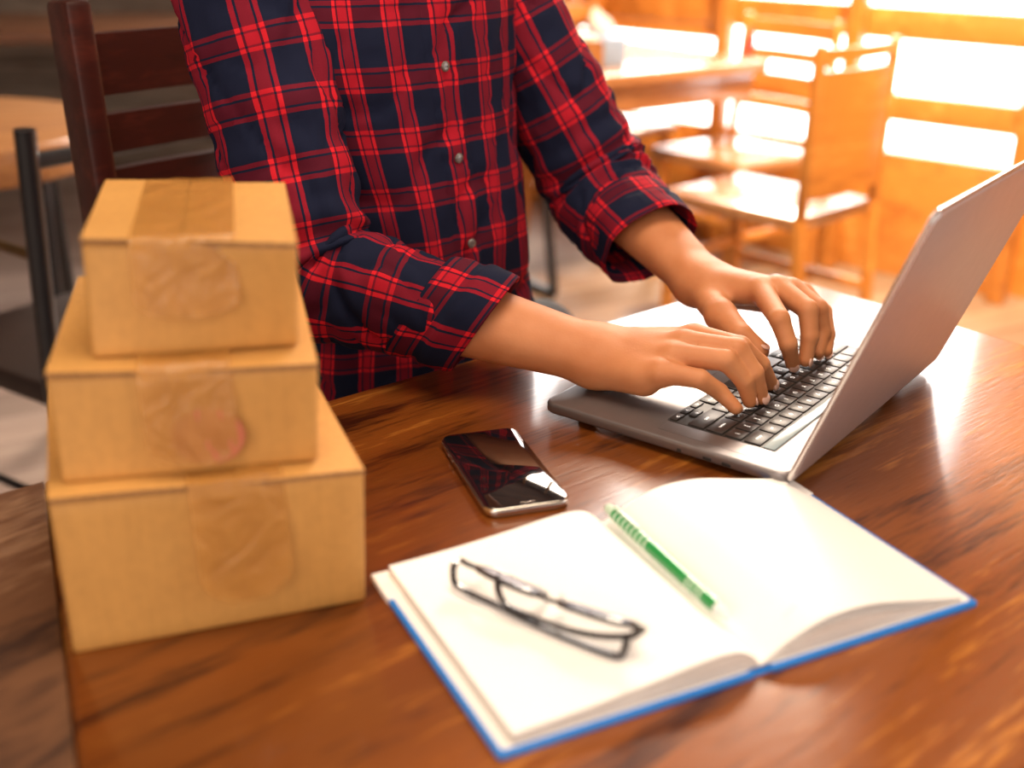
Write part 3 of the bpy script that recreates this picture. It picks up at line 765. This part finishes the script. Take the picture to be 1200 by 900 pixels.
def hand_fn(Hd, side):
    w = A3(Hd['wrist']); el = A3(Hd['elbow']); Fg = {k: [A3(q) for q in v] for k, v in Hd['F'].items()}
    ax = (w - el) / np.linalg.norm(w - el); lat = A3(Fg['index'][0] - Fg['little'][0]); lat /= np.linalg.norm(lat)
    latw = lat - ax * (lat @ ax); latw /= np.linalg.norm(latw); dz = np.array([0, 0, 1.0])
    def fn(P):
        # forearm: radius and ulna side by side
        d = smin(cone(P, w + latw * .0105, el + latw * .010, .0215, .044 if side > 0 else .038), cone(P, w - latw * .0105, el - latw * .010, .0205, .044 if side > 0 else .038), .02)
        palm = None
        for k, off, r0 in (('index', .016, .0185), ('middle', .006, .0200), ('ring', -.005, .0195), ('little', -.015, .018)):
            c = cone(P, w + latw * off + ax * .004, Fg[k][0] - dz * 0.003, r0, RADII[k][0] + 0.0005)
            palm = c if palm is None else smin(palm, c, .012)
        fw = Fg['middle'][0] - w
        hyp = cone(P, w - latw * .013 + fw * .18 - dz * .008, w + (Fg['little'][0] - w) * .78 - dz * .013, .0170, .0140)
        palm = smin(palm, hyp, .014)
        th = Fg['thumb']; the = cone(P, w + latw * .013 + fw * .1 - dz * .006, th[0], .0165, .0150); palm = smin(palm, the, .014)
        palm = smin(palm, d, .018)
        out = palm
        for k in ('index', 'middle', 'ring', 'little', 'thumb'):
            J = Fg[k]; r = RADII[k]; f = None
            for i in range(len(J) - 1):
                c = cone(P, J[i], J[i + 1], r[i], r[i + 1]); f = c if f is None else smin(f, c, .0025)
            out = np.minimum(out, smin(palm, f, .007))
        return out
    return fn
body = MB(); BV = []; BF = []
def add_nets(fn, lo, hi, h):
    V, F_ = nets(fn, lo, hi, h); body.add([tuple(v) for v in V], [tuple(int(x) for x in f) for f in F_], M['skin'])
for Hd, side in ((HR, 1), (HL, -1)):
    pts_ = [Hd['wrist']] + [q for v in Hd['F'].values() for q in v]
    w = Hd['wrist']; el = Hd['elbow']; mid = w + (el - w) * 0.62
    pts_.append(mid)
    lo = [min(p[i] for p in pts_) - (0.045 if i != 0 else 0.045) for i in range(3)]; hi = [max(p[i] for p in pts_) + 0.045 for i in range(3)]
    lo[2] = 0.0
    add_nets(hand_fn(Hd, side), lo, hi, 0.0018)
    for k, J in Hd['F'].items():
        a, b, c = J[-3], J[-2], J[-1]; ax = (c - b).normalized(); bend = (b - a).normalized()
        dors = bend - ax * bend.dot(ax)
        dors = dors.normalized() if dors.length > 0.15 else (UP - ax * UP.dot(ax)).normalized()
        if k == 'thumb': dors = (UP * 0.8 - FWD * 0.2 - ax * 0.0); dors = (dors - ax * dors.dot(ax)).normalized()
        r = RADII[k][-1]; sd = ax.cross(dors).normalized()
        p = c + ax * (r * 0.15) + dors * (r * 0.80)
        rot = Matrix((ax, sd, dors)).transposed()
        body.ball(p, (0.0058, r * 0.74, 0.0016), M['nail'], rot, 14, 8)
# rest of the figure under the clothes: head, neck, trunk, upper arms, legs
chest = Vector((-0.165, 1.285, 0.27)); waist = Vector((-0.125, 1.30, 0.06)); hip = Vector((-0.17, 1.385, -0.20))
neckb = Vector((-0.150, 1.275, 0.44)); headc = Vector((-0.105, 1.235, 0.60))
hipR = hip - LFT * 0.09; hipL = hip + LFT * 0.09
kneeR = Vector((0.10, 1.03, -0.205)); kneeL = Vector((0.040, 1.72, -0.20))
ankR = Vector((0.08, 1.06, -0.66)); ankL = Vector((0.10, 1.78, -0.66))
hax = (FWD * 0.9 - UP * 0.44).normalized(); hup = (UP * 0.9 + FWD * 0.44).normalized()
def body_fn(P):
    bk = FWD * .03; d = cone(P, hip, waist - bk, .11, .085); d = smin(d, cone(P, waist - bk, chest - bk * .6, .085, .095), .04)
    for s in (-1, 1):
        d = smin(d, cone(P, waist - bk + LFT * (s * .05), chest - bk * .6 + LFT * (s * .07), .072, .08), .03)
        d = smin(d, cone(P, hip + LFT * (s * .07), hip + LFT * (s * .03), .09, .10), .04)
    d = smin(d, cone(P, HR['sh'] - UP * .02, HL['sh'] - UP * .02, .036, .036), .04)
    for Hd in (HR, HL): d = smin(d, cone(P, Hd['sh'], Hd['elbow'], .048, .040), .03); d = smin(d, cone(P, Hd['elbow'], Hd['elbow'] + (Hd['wrist'] - Hd['elbow']) * .5, .040, .034), .02)
    for a, b, c in ((hipR, kneeR, ankR), (hipL, kneeL, ankL)):
        d = smin(d, cone(P, a, b, .078, .052), .04); d = smin(d, cone(P, b, c, .050, .034), .02)
        toe = c + (FWD if a is hipR else (LFT * .5 + FWD * .8).normalized()) * .16 - UP * .045; d = smin(d, cone(P, c - UP * .035, toe, .036, .026), .02)
    d = smin(d, cone(P, chest + UP * .10, headc - hup * .06, .062, .055), .05)
    d = smin(d, ellip(P, headc + hup * .02, (hax, LFT, hup), (.098, .077, .112)), .02)
    d = smin(d, ellip(P, headc + hax * .035 - hup * .055, (hax, LFT, hup), (.058, .055, .062)), .03)
    d = smin(d, cone(P, headc + hax * .097 + hup * .012, headc + hax * .112 - hup * .024, .008, .013), .012)
    d = smin(d, ellip(P, headc + hax * .092 - hup * .054, (hax, LFT, hup), (.010, .024, .008)), .008)
    for s in (-1, 1):
        d = smin(d, ellip(P, headc + LFT * (s * .080) + hup * .002 - hax * .008, (hax, LFT, hup), (.018, .008, .032)), .006)
        d = np.maximum(d, -ellip(P, headc + hax * .104 + LFT * (s * .033) + hup * .018, (hax, LFT, hup), (.014, .018, .012)))
    return d
add_nets(body_fn, (-0.42, 0.85, -0.76), (0.36, 1.95, 0.78), 0.0095)
M['lip'] = plain('lips', (0.42, 0.12, 0.08), 0.4)
hrot = Matrix((hax, LFT, hup)).transposed()
for s in (-1, 1):
    body.ball(headc + hax * .0805 + LFT * (s * .031) + hup * .016, (.010, .012, .0065), M['white_plastic'], hrot); body.ball(headc + hax * .0875 + LFT * (s * .031) + hup * .015, (.0035, .0045, .0048), M['hair'], hrot)
    body.ball(headc + hax * .086 + LFT * (s * .032) + hup * .024, (.009, .017, .0045), M['skin'], hrot); body.ball(headc + hax * .093 + LFT * (s * .034) + hup * .037, (.005, .018, .0030), M['hair'], hrot)
body.ball(headc + hax * .0905 - hup * .0535, (.009, .021, .0045), M['lip'], hrot); body.ball(headc + hax * .0885 - hup * .0605, (.009, .017, .0048), M['lip'], hrot)
per = empty('person', (hip.x, hip.y, FZ)); tag(per, 'person in a red and navy tartan shirt seated typing on the laptop', 'person')
inv_p = Matrix.Translation(-Vector(per.location))
def pbuild(mb, name, parent=None, angle=60):
    mb.v = [tuple(inv_p @ Vector(v)) for v in mb.v]; return mb.build(name, parent or per, angle=angle)
pbuild(body, 'body', angle=80)
hm = MB(); V, F_ = nets(lambda P: np.maximum(ellip(P, headc + hup * .036 - hax * .012, (hax, LFT, hup), (.104, .086, .108)) + .0035 * np.sin(P[..., 0] * 240 + 3 * np.sin(P[..., 2] * 60)) * np.sin(P[..., 1] * 210 + P[..., 2] * 90), -smin(ellip(P, headc + hax * .115 - hup * .030, (hax, LFT, hup), (.105, .082, .098)), ellip(P, headc + hax * .01 - hup * .105, (hax, LFT, hup), (.10, .20, .115)), .02)), headc - Vector((.16, .16, .16)), headc + Vector((.16, .16, .20)), 0.0035)
hm.add([tuple(v) for v in V], [tuple(int(x) for x in f) for f in F_], M['hair']); pbuild(hm, 'hair')
tr = MB()
def tr_fn(P):
    d = cone(P, hip - UP * .01, hip + UP * .10, .108, .125)
    for s in (-1, 1): d = smin(d, cone(P, hip + LFT * (s * .08), hip + LFT * (s * .03), .092, .10), .02)
    for a, b, c in ((hipR, kneeR, ankR), (hipL, kneeL, ankL)):
        d = smin(d, cone(P, a, b, .086, .066), .04); d = smin(d, cone(P, b, c + UP * .02, .064, .055), .02)
    return np.maximum(d, (P[..., 2] - (-0.09)))
V, F_ = nets(tr_fn, (-0.42, 0.85, -0.72), (0.36, 1.95, -0.05), 0.009)
tr.add([tuple(v) for v in V], [tuple(int(x) for x in f) for f in F_], M['denim']); pbuild(tr, 'trousers')
for a, dr in ((ankR, FWD), (ankL, (LFT * .5 + FWD * .8).normalized())):
    s_ = MB(); V, F_ = nets(lambda P: np.maximum(smin(cone(P, a - UP * .045 - dr * .03, a - UP * .045 + dr * .15, .044, .036), cone(P, a - UP * .02, a - UP * .05, .048, .045), .02), -(P[..., 2] + 0.748)), a - Vector((.2, .2, .09)), a + Vector((.25, .25, .06)), 0.006)
    s_.add([tuple(v) for v in V], [tuple(int(x) for x in f) for f in F_], M['shoe']); pbuild(s_, 'shoe')

# --- the shirt: trunk and sleeves as cloth tubes with woven-direction coordinates
shirt = MB()
def cloth_tube(rows, nseg, u_off, v_off, circ, fold, frame0, mat=M['plaid'], close_uv=True, target=None):
    """rows: list of (centre Vector, axis_a Vector, axis_b Vector, ra, rb); angle 0 points along axis_a"""
    vs = []; uv = []; fs = []; v = 0
    for i, (c, a, b, ra, rb) in enumerate(rows):
        if i: v += (c - rows[i - 1][0]).length
        for k in range(nseg + 1):
            t = 2 * PI * k / nseg; q = 0.92
            ct, st = math.cos(t), math.sin(t)
            d = a * (ra * math.copysign(abs(ct) ** q, ct)) + b * (rb * math.copysign(abs(st) ** q, st))
            n_ = d.normalized()
            vs.append(c + d + n_ * fold(i / (len(rows) - 1), t, c + d)); uv.append(((t / (2 * PI) - 0.5) * circ + u_off, v + v_off))
    W_ = nseg + 1
    for i in range(len(rows) - 1):
        for k in range(nseg): q = i * W_ + k; fs.append((q, q + 1, q + W_ + 1, q + W_))
    (target or shirt).add(vs, fs, mat, uv)
# trunk
T_ = spline([ # z-centre x,y,z , half width, half depth, forward shift
    (hip.x + .030, hip.y - .015, -0.150, .190, .150), (waist.x - .010, waist.y + .035, -0.060, .176, .135), (waist.x - .005, waist.y + .012, 0.030, .166, .122),
    (waist.x - .010, waist.y, 0.120, .168, .118), (chest.x + .010, chest.y + .01, 0.220, .180, .124), (chest.x, chest.y, 0.310, .190, .124),
    (chest.x, chest.y, 0.380, .186, .112), (neckb.x - .01, neckb.y + .005, 0.430, .135, .085), (neckb.x, neckb.y, 0.462, .064, .062)], 12)
rows_ = []
for r in T_:
    c = Vector(r[:3]); rows_.append((c, -FWD, -LFT, r[4], r[3]))     # angle PI is the front
def crease(p, k=1.0):
    q = Vector((p.x * 11 + p.z * 5, p.y * 11 - p.z * 4, p.z * 6)); v = abs(mnoise.noise(q * k)); v2 = abs(mnoise.noise(q * k * 2.1 + Vector((7, 3, 1))))
    return -0.0065 * max(0, 0.10 - v) / 0.10 - 0.003 * max(0, 0.10 - v2) / 0.10
def fold_t(s, t, p):
    a = mnoise.noise(Vector((p.x * 9, p.y * 9, p.z * 4 + t))) * 0.006
    b = abs(mnoise.noise(Vector(((p.x - p.z * .35) * 26, p.y * 26, p.z * 5)))) * 0.006
    low = max(0, (0.25 - p.z)) * 0.02 * math.sin(t * 7 + p.z * 6)
    return a + b * 0.7 + low + crease(p)
cloth_tube(rows_, 120, 0.031, 0.02, 1.36, fold_t, None)
TRUNK_ROWS = rows_
def trunk_pt(z, t, out=0.0):
    zs = [r[0].z for r in rows_]; i = int(np.clip(np.searchsorted(zs, z) - 1, 0, len(zs) - 2)); f = (z - zs[i]) / (zs[i + 1] - zs[i])
    r0, r1 = rows_[i], rows_[i + 1]; c = r0[0].lerp(r1[0], f); ra = r0[3] * (1 - f) + r1[3] * f; rb = r0[4] * (1 - f) + r1[4] * f
    q = 0.92; ct, st = math.cos(t), math.sin(t)
    d = -FWD * (ra * math.copysign(abs(ct) ** q, ct)) - LFT * (rb * math.copysign(abs(st) ** q, st)); n_ = d.normalized()
    s = (i + f) / (len(zs) - 1)
    return c + d + n_ * (fold_t(s, t, c + d) + out), n_
def sleeve(Hd, cuff_t, side, radii, seam, roll, shear, drop=0.0):
    sh, el, wr = Hd['sh'], Hd['elbow'], Hd['wrist']; cf = el + (wr - el) * cuff_t
    inn = sh + (chest + UP * 0.03 - sh) * 0.42
    cf = cf - UP * drop; P = [inn, sh, sh.lerp(el, .33) , sh.lerp(el, .68), sh.lerp(el, .93) , el.lerp(cf, .10) , el.lerp(cf, .45) - UP * drop * .6, cf]
    ctr = spline([tuple(p) for p in P], 16); rad = np.interp(np.linspace(0, len(P) - 1, len(ctr)), range(len(P)), radii)
    rows = []; u = None
    for i, p in enumerate(ctr):
        t = Vector(ctr[min(i + 1, len(ctr) - 1)] - ctr[max(i - 1, 0)]).normalized()
        if u is None: u = (seam - t * seam.dot(t)).normalized()
        u = (u - t * u.dot(t)).normalized(); w = t.cross(u); rows.append((Vector(p), u, w, rad[i], rad[i] * 0.94))
    bendaxis = (sh - el).normalized() + (wr - el).normalized(); bendaxis.normalize()
    N_ = len(rows)
    def fold(s, t, p):
        x = s * (len(P) - 1)
        near = math.exp(-((x - 4.5) / 1.1) ** 2)
        c = rows[int(round(s * (N_ - 1)))][0]; inner = max(0, (p - c).normalized().dot(bendaxis))
        a = mnoise.noise(p * 11) * 0.004
        w1 = math.sin(x * 11 + 2.0 * math.sin(t * 1.0) + 4 * mnoise.noise(p * 9)) * (0.0008 + 0.0050 * near * (0.15 + inner))
        w2 = abs(mnoise.noise(Vector((p.x * 24, p.y * 24, p.z * 24 + 5)))) * 0.005 + crease(p, 1.3)
        return a + w1 + w2
    cloth_tube(rows, 72, 0.02, 0.0, 6.0 * 0.062, fold, None)
    # rolled-up cuff: two turns of cloth standing proud of the sleeve
    ax = (wr - el).normalized(); uu = rows[-1][1]; ww = rows[-1][2]; cu = MB(); rr = rad[-1]
    prof = [(-.050, 1.02), (-.047, 1.14), (-.030, 1.15), (-.016, 1.13), (-.010, 1.20), (0.000, 1.21), (.022, 1.14), (.026, 1.10), (.024, 1.02), (.010, 0.97), (-.020, 0.95)]
    prof = spline(prof, 3); rws = [(cf + ax * x, uu, ww, rr * (1 + (k - 1) * (roll if k > 1 else 1)), rr * (1 + (k - 1) * (roll if k > 1 else 1)) * .94) for x, k in prof]
    def cf_fold(s, t, p): return 0.003 * math.sin(t * 2 + 1) * (1 - s) + 0.004 * mnoise.noise(p * 30) + 0.0025 * abs(mnoise.noise(p * 60))
    prof = None
    cloth_tube(rws, 64, 0.05, 0.013, 6.0 * 0.062, cf_fold, None, target=cu)
    cu.v = [tuple(Vector(v) + ax * (shear * (Vector(v) - cf).dot(UP))) for v in cu.v]
    return cu
cuR = sleeve(HR, 0.545, 1, [.060, .066, .066, .064, .064, .062, .056, .046], FWD, 1.0, 0.42)
cuL = sleeve(HL, 0.46, -1, [.058, .066, .067, .067, .069, .069, .067, .060], FWD, 0.25, 0.30, 0.013)
so = pbuild(shirt, 'shirt', angle=180)
pbuild(cuR, 'rolled_cuff', so, 180); pbuild(cuL, 'rolled_cuff', so, 180)
# placket with buttons and a chest pocket edge
pk = MB(); vs = []; uv = []; fs = []; zz = np.linspace(-0.13, 0.44, 90)
FT = PI
_zs = [q[0].z for q in TRUNK_ROWS]; _vs = [0.02]
for q0, q1 in zip(TRUNK_ROWS, TRUNK_ROWS[1:]): _vs.append(_vs[-1] + (q1[0] - q0[0]).length)
for i, z_ in enumerate(zz):
    for j in range(7):
        w_ = (j / 6 - 0.5) * 0.034; t = FT + w_ / 0.14
        p, n_ = trunk_pt(z_, t, 0.0032 + (0.0 if 0 < j < 6 else -0.0050)); vs.append(p); uv.append((0.031 + w_ * 1.45, float(np.interp(z_, _zs, _vs))))
for i in range(len(zz) - 1):
    for j in range(6): q = i * 7 + j; fs.append((q, q + 1, q + 8, q + 7))
pk.add(vs, fs, M['plaid'], uv); pbuild(pk, 'placket', so, 60)
M['button'] = plain('pearl_grey_button', (0.14, 0.11, 0.10), 0.2, 0, 0.2, 200, coat=0.5)
for z_ in (0.372, 0.288, 0.193, 0.098, 0.008):
    p, n_ = trunk_pt(z_, FT, 0.0045); bt = MB()
    bt.tube([p, p + n_ * 0.0012, p + n_ * 0.0022, p + n_ * 0.0024], [0.0052, 0.0056, 0.0048, 0.003], M['button'], 16)
    for s in (-1, 1): bt.tube([p + LFT * (s * .0012) + n_ * .0023, p + LFT * (s * .0012) + n_ * .0027], 0.0006, M['denim'], 6)
    pbuild(bt, 'button', so)
# collar
cl = MB(); rws = [(neckb + UP * x - FWD * .003, -FWD, -LFT, .060 * k, .066 * k) for x, k in spline([(-.01, 1.02), (.030, .97), (.036, 1.02), (.010, 1.22), (-.020, 1.42)], 4)]
cloth_tube(rws, 64, 0.0, 0.0, .42, lambda s, t, p: 0.003 * mnoise.noise(p * 20), None, target=cl); pbuild(cl, 'collar', so)

# ------------------------------------------------------------------ the person's chair
def ladder_chair(m, hw, depth, seat_z, top_z, slats, post=0.045, rake=0.05, solid=False, seat_mat=None):
    """local: +Y is where the sitter faces, origin on the floor under the seat centre"""
    c = empty('wooden_chair'); sm = seat_mat or m
    MB().box((0, 0, seat_z - 0.0175), (hw * 2 + 0.02, depth, 0.035), sm, None, 0.008, 3).build('seat', c)
    for s in (-1, 1):
        MB().tube([(s * (hw - .02), depth / 2 - .03, seat_z - .03), (s * (hw - .02), depth / 2 - .025, 0)], [0.026, 0.019], m, 4, upv=(1, 1, 0)).build('leg', c)
        b = MB(); yb = -depth / 2
        b.bar((s * hw, yb - .03, 0), (s * hw, yb, seat_z), post * .8, post, m, 0.005, (0, 1, 0)); b.bar((s * hw, yb, seat_z - .01), (s * hw, yb - rake, top_z), post * .62, post, m, 0.007, (0, 1, 0)); b.build('back_post', c)
    def yb(z): return -depth / 2 - rake * (z - seat_z) / (top_z - seat_z)
    for (z0, z1) in slats:
        sl = MB(); n = 10; pts = []
        for i in range(n + 1):
            x = -hw + 2 * hw * i / n; bow = -0.022 * (1 - (x / hw) ** 2); pts.append((x, bow))
        vs = []; fs = []
        for i, (x, bow) in enumerate(pts):
            for (dz, dy) in ((z0, -.009), (z1, -.009), (z1, .009), (z0, .009)): vs.append((x, yb(dz) + bow + dy, dz))
        for i in range(n):
            for k in range(4): k2 = (k + 1) % 4; fs.append((i * 4 + k, i * 4 + k2, i * 4 + 4 + k2, i * 4 + 4 + k))
        fs += [(3, 2, 1, 0), (n * 4, n * 4 + 1, n * 4 + 2, n * 4 + 3)]
        sl.add(vs, fs, m); sl.build('back_slat' if not solid or z1 - z0 < .2 else 'back_panel', c, angle=40)
    for s in (-1, 1):
        MB().bar((s * (hw - .012), depth / 2 - .03, seat_z * .45), (s * (hw - .012), -depth / 2 - .01, seat_z * .45), 0.018, 0.028, m, 0.003).build('stretcher', c)
    MB().bar((-hw, depth / 2 - .03, seat_z * .55), (hw, depth / 2 - .03, seat_z * .55), 0.018, 0.028, m, 0.003).build('stretcher', c)
    return c
def face(o, d): o.rotation_euler = (0, 0, math.atan2(d.y, d.x) - PI / 2)
ch = ladder_chair(M['chair_wood'], 0.215, 0.42, 0.435, 1.085, [(0.978, 1.047), (0.912, 0.956), (0.825, 0.892)], 0.052, 0.05)
tag(ch, 'dark mahogany ladder-back chair the person in the tartan shirt sits on', 'chair', None)
pst = Vector((-0.497, 1.35, 0)); cc = pst + LFT * 0.215 + FWD * (0.21 + 0.035)
ch.location = (cc.x, cc.y, FZ); face(ch, FWD)

# ------------------------------------------------------------------ left background: black chair, honey table, far slab table
def metal_chair():
    c = empty('metal_chair'); m = M['black_metal']; hw = 0.20; d = 0.40; sz = 0.45; tz = 0.872
    MB().box((0, 0, sz - .02), (2 * hw + .02, d, 0.04), M['dark_seat'], None, 0.012, 3).build('seat', c)
    for s in (-1, 1):
        MB().tube([(s * hw, -d / 2 - .09, 0), (s * hw, -d / 2 - .01, sz), (s * hw, -d / 2 - .035, tz)], 0.0165, m, 12).build('back_post', c)
        MB().tube([(s * hw, d / 2 - .02, sz - .03), (s * hw, d / 2 + .03, 0)], 0.014, m, 10).build('leg', c)
        MB().tube([(s * hw, -d / 2 - .05, .22), (s * hw, d / 2 + .005, .22)], 0.008, m, 8).build('stretcher', c)
    MB().tube([(-hw, -d / 2 - .032, tz - .05), (hw, -d / 2 - .032, tz - .05)], 0.0135, m, 12).build('top_rail', c)
    for s in (-1, 1): MB().tube([(s * hw, -d / 2 - .02, tz - .20), (s * hw, d / 2 - .04, tz - .19), (s * hw, d / 2 - .02, sz - .02)], 0.009, plain('aged_brass', (0.16, 0.09, 0.035), 0.35, 0.8), 12).build('arm_rail', c)
    return c
mc = metal_chair(); tag(mc, 'black metal chair with dark seat behind the stack of boxes', 'chair')
p0 = Vector((-0.735, 1.73, 0)); dr = Vector((0.50, 0.75, 0)).normalized(); fwd_c = Vector((-dr.y, dr.x, 0))
cc = p0 + dr * 0.20 + fwd_c * 0.235 
mc.location = (cc.x, cc.y, FZ); face(mc, fwd_c)
cc = None

def simple_table(label, loc, rz, w, d, top_z, mat, leg_mat, rnd=False, cross=False, name='cafe_table', apron=True, th=0.035):
    t = empty(name, (loc[0], loc[1], FZ), rz); tag(t, label, 'table')
    h = top_z - FZ
    pts = rrect(w, d, 0.04) if not rnd else [(w / 2 * math.cos(2 * PI * k / 48), d / 2 * math.sin(2 * PI * k / 48)) for k in range(48)]
    MB().prism(pts, h - th, h, mat, 0.006, 3).build('tabletop', t)
    if apron:
        a = MB(); x, y = w / 2 - .05, d / 2 - .05
        for p, q in (((-x, -y), (x, -y)), ((x, -y), (x, y)), ((x, y), (-x, y)), ((-x, y), (-x, -y))): a.bar((*p, h - th - .045), (*q, h - th - .045), .02, .09, mat, .002)
        a.build('apron', t)
    if cross:
        for x in (-(w / 2 - .14), (w / 2 - .14) if w < 1.3 else -0.02):
            b = MB(); 
            b.tube([(x, -.05, h - th), (x, -.17, .02)], .016, leg_mat, 8); b.tube([(x, .05, h - th), (x, .17, .02)], .016, leg_mat, 8); b.tube([(x, -.17, .02), (x, .17, .02)], .018, leg_mat, 8); b.build('leg_frame', t)
    else:
        for sx in (-1, 1):
            for sy in (-1, 1): MB().box((sx * (w / 2 - .06), sy * (d / 2 - .06), (h - th) / 2), (.045, .045, h - th), leg_mat, None, .004).build('leg', t)
    return t
simple_table('round honey-coloured wooden table at the far left behind the black metal chair', (-1.28, 2.43), 0.25, 0.80, 0.80, 0.0, M['pale_wood'], M['black_metal'], rnd=True, cross=True, apron=False, th=0.075)
simple_table('brown slab table against the plank wall at the top left', (-1.55, 4.75), 0.12, 2.1, 0.9, 0.0, wood('brown_slab', (0.10, 0.035, 0.014), (0.2, 0.075, 0.03), (0.32, 0.14, 0.06), 0, 8, 5, 0.4, 0.2, 0.2), M['black_metal'], name='slab_table', apron=False)

# ------------------------------------------------------------------ right background
e_w = (Vector((0.841, 3.882, 0)) - Vector((0.236, 3.407, 0))); ta = math.atan2(e_w.y, e_w.x); ew = e_w.normalized(); en = Vector((-ew.y, ew.x, 0))
W_t, D_t = 1.40, 0.80; ctr = Vector((0.841, 3.882, 0)) - ew * (W_t / 2) + en * (D_t / 2)
M['top_glossy'] = wood('glossy_table_top', (0.30, 0.13, 0.05), (0.45, 0.22, 0.10), (0.6, 0.34, 0.18), 0, 8, 5, 0.22, 0.6, 0.1)
simple_table('amber wooden table with the tissue box, behind the far arm', (ctr.x, ctr.y), ta, W_t, D_t, -0.005, M['top_glossy'], M['black_metal'], cross=True, apron=True)
tbp = atz(693, 72, -0.005)
tx = empty('tissue_box', (tbp.x, tbp.y, -0.005), 0.3); tag(tx, 'pale blue tissue box with a white tissue pulled up on the far table', 'tissue box')
MB().box((0, 0, .042), (.115, .115, .084), M['tissue_box'], None, .004).build('carton', tx)
ts = MB(); nk = 20; vs = []; fs = []
for i in range(8):
    f = i / 7
    for k in range(nk):
        a = 2 * PI * k / nk; r = (0.018 + .034 * math.sin(PI * min(1, f * 1.05)) ** .8) * (1 + .25 * math.sin(3 * a + f * 3)) * (1 - .55 * f); vs.append((r * math.cos(a) - .03 * f, r * math.sin(a) * .6, .082 + .085 * f))
for i in range(7):
    for k in range(nk): k2 = (k + 1) % nk; fs.append((i * nk + k, i * nk + k2, (i + 1) * nk + k2, (i + 1) * nk + k))
fs.append(tuple(7 * nk + k for k in range(nk))); ts.add(vs, fs, M['tissue']); ts.build('tissue', tx)
cp = atz(668, 82, -0.005)
cd = empty('wooden_caddy', (cp.x, cp.y, -0.005), 0.3); tag(cd, 'small pale wooden caddy standing left of the tissue box', 'caddy')
b = MB(); b.box((0, 0, .008), (.11, .09, .016), M['pale_wood'], None, .002)
for s in (-1, 1): b.box((0, s * .042, .05), (.11, .008, .085), M['pale_wood'], None, .002); b.box((s * .051, 0, .05), (.008, .09, .085), M['pale_wood'], None, .002)
b.build('tray', cd); MB().box((0, 0, .062), (.085, .07, .09), M['tissue'], None, .006).build('napkins', cd)
rpnt = aty(829, 52, 4.2)
rd = MB(); rd.tube([(0, 0, 0), (0, 0, .05), (0, 0, .062), (0, 0, .08)], [.018, .018, .010, .008], M['red_plastic'], 16); rdo = rd.build('sauce_bottle'); rdo.location = (0.80, 4.10, -0.005); tag(rdo, 'small red sauce bottle near the right end of the far table', 'bottle')

# solid-back chair nearest the laptop lid
pA = Vector((0.745, 2.94, 0)); pB = Vector((1.005, 3.19, 0)); ad = (pB - pA).normalized(); faced = Vector((-ad.y, ad.x, 0))
wd = (pB - pA).length
ch2 = ladder_chair(M['orange_glow_wood'], wd / 2, 0.46, 0.45, 0.89, [(0.85, 0.88), (0.50, 0.825)], 0.032, 0.005, solid=True, seat_mat=M['top_glossy'])
tag(ch2, 'amber wooden chair with solid curved back panel, left of the laptop lid', 'chair')
cc = (pA + pB) / 2 + faced * 0.23; ch2.location = (cc.x, cc.y, FZ); face(ch2, faced)
# ladder-back chairs at and beyond the far table
ch3 = ladder_chair(M['orange_glow_wood'], 0.19, 0.40, 0.45, 0.87, [(0.80, 0.855), (0.72, 0.76), (0.64, 0.68), (0.56, 0.60)], 0.036, 0.04, seat_mat=M['top_glossy'])
tag(ch3, 'amber ladder-back chair tucked under the right end of the table with the tissue box', 'chair', 'ladder-back chairs round the far table')
ch3.location = (0.735, 3.89, FZ); face(ch3, -ew)
ch4 = copy_tree(ch3); ch4['label'] = 'amber ladder-back chair on the far side of the table, beyond the tissue box'
ch4.location = (0.33, 4.40, FZ); face(ch4, -en + ew * .15)
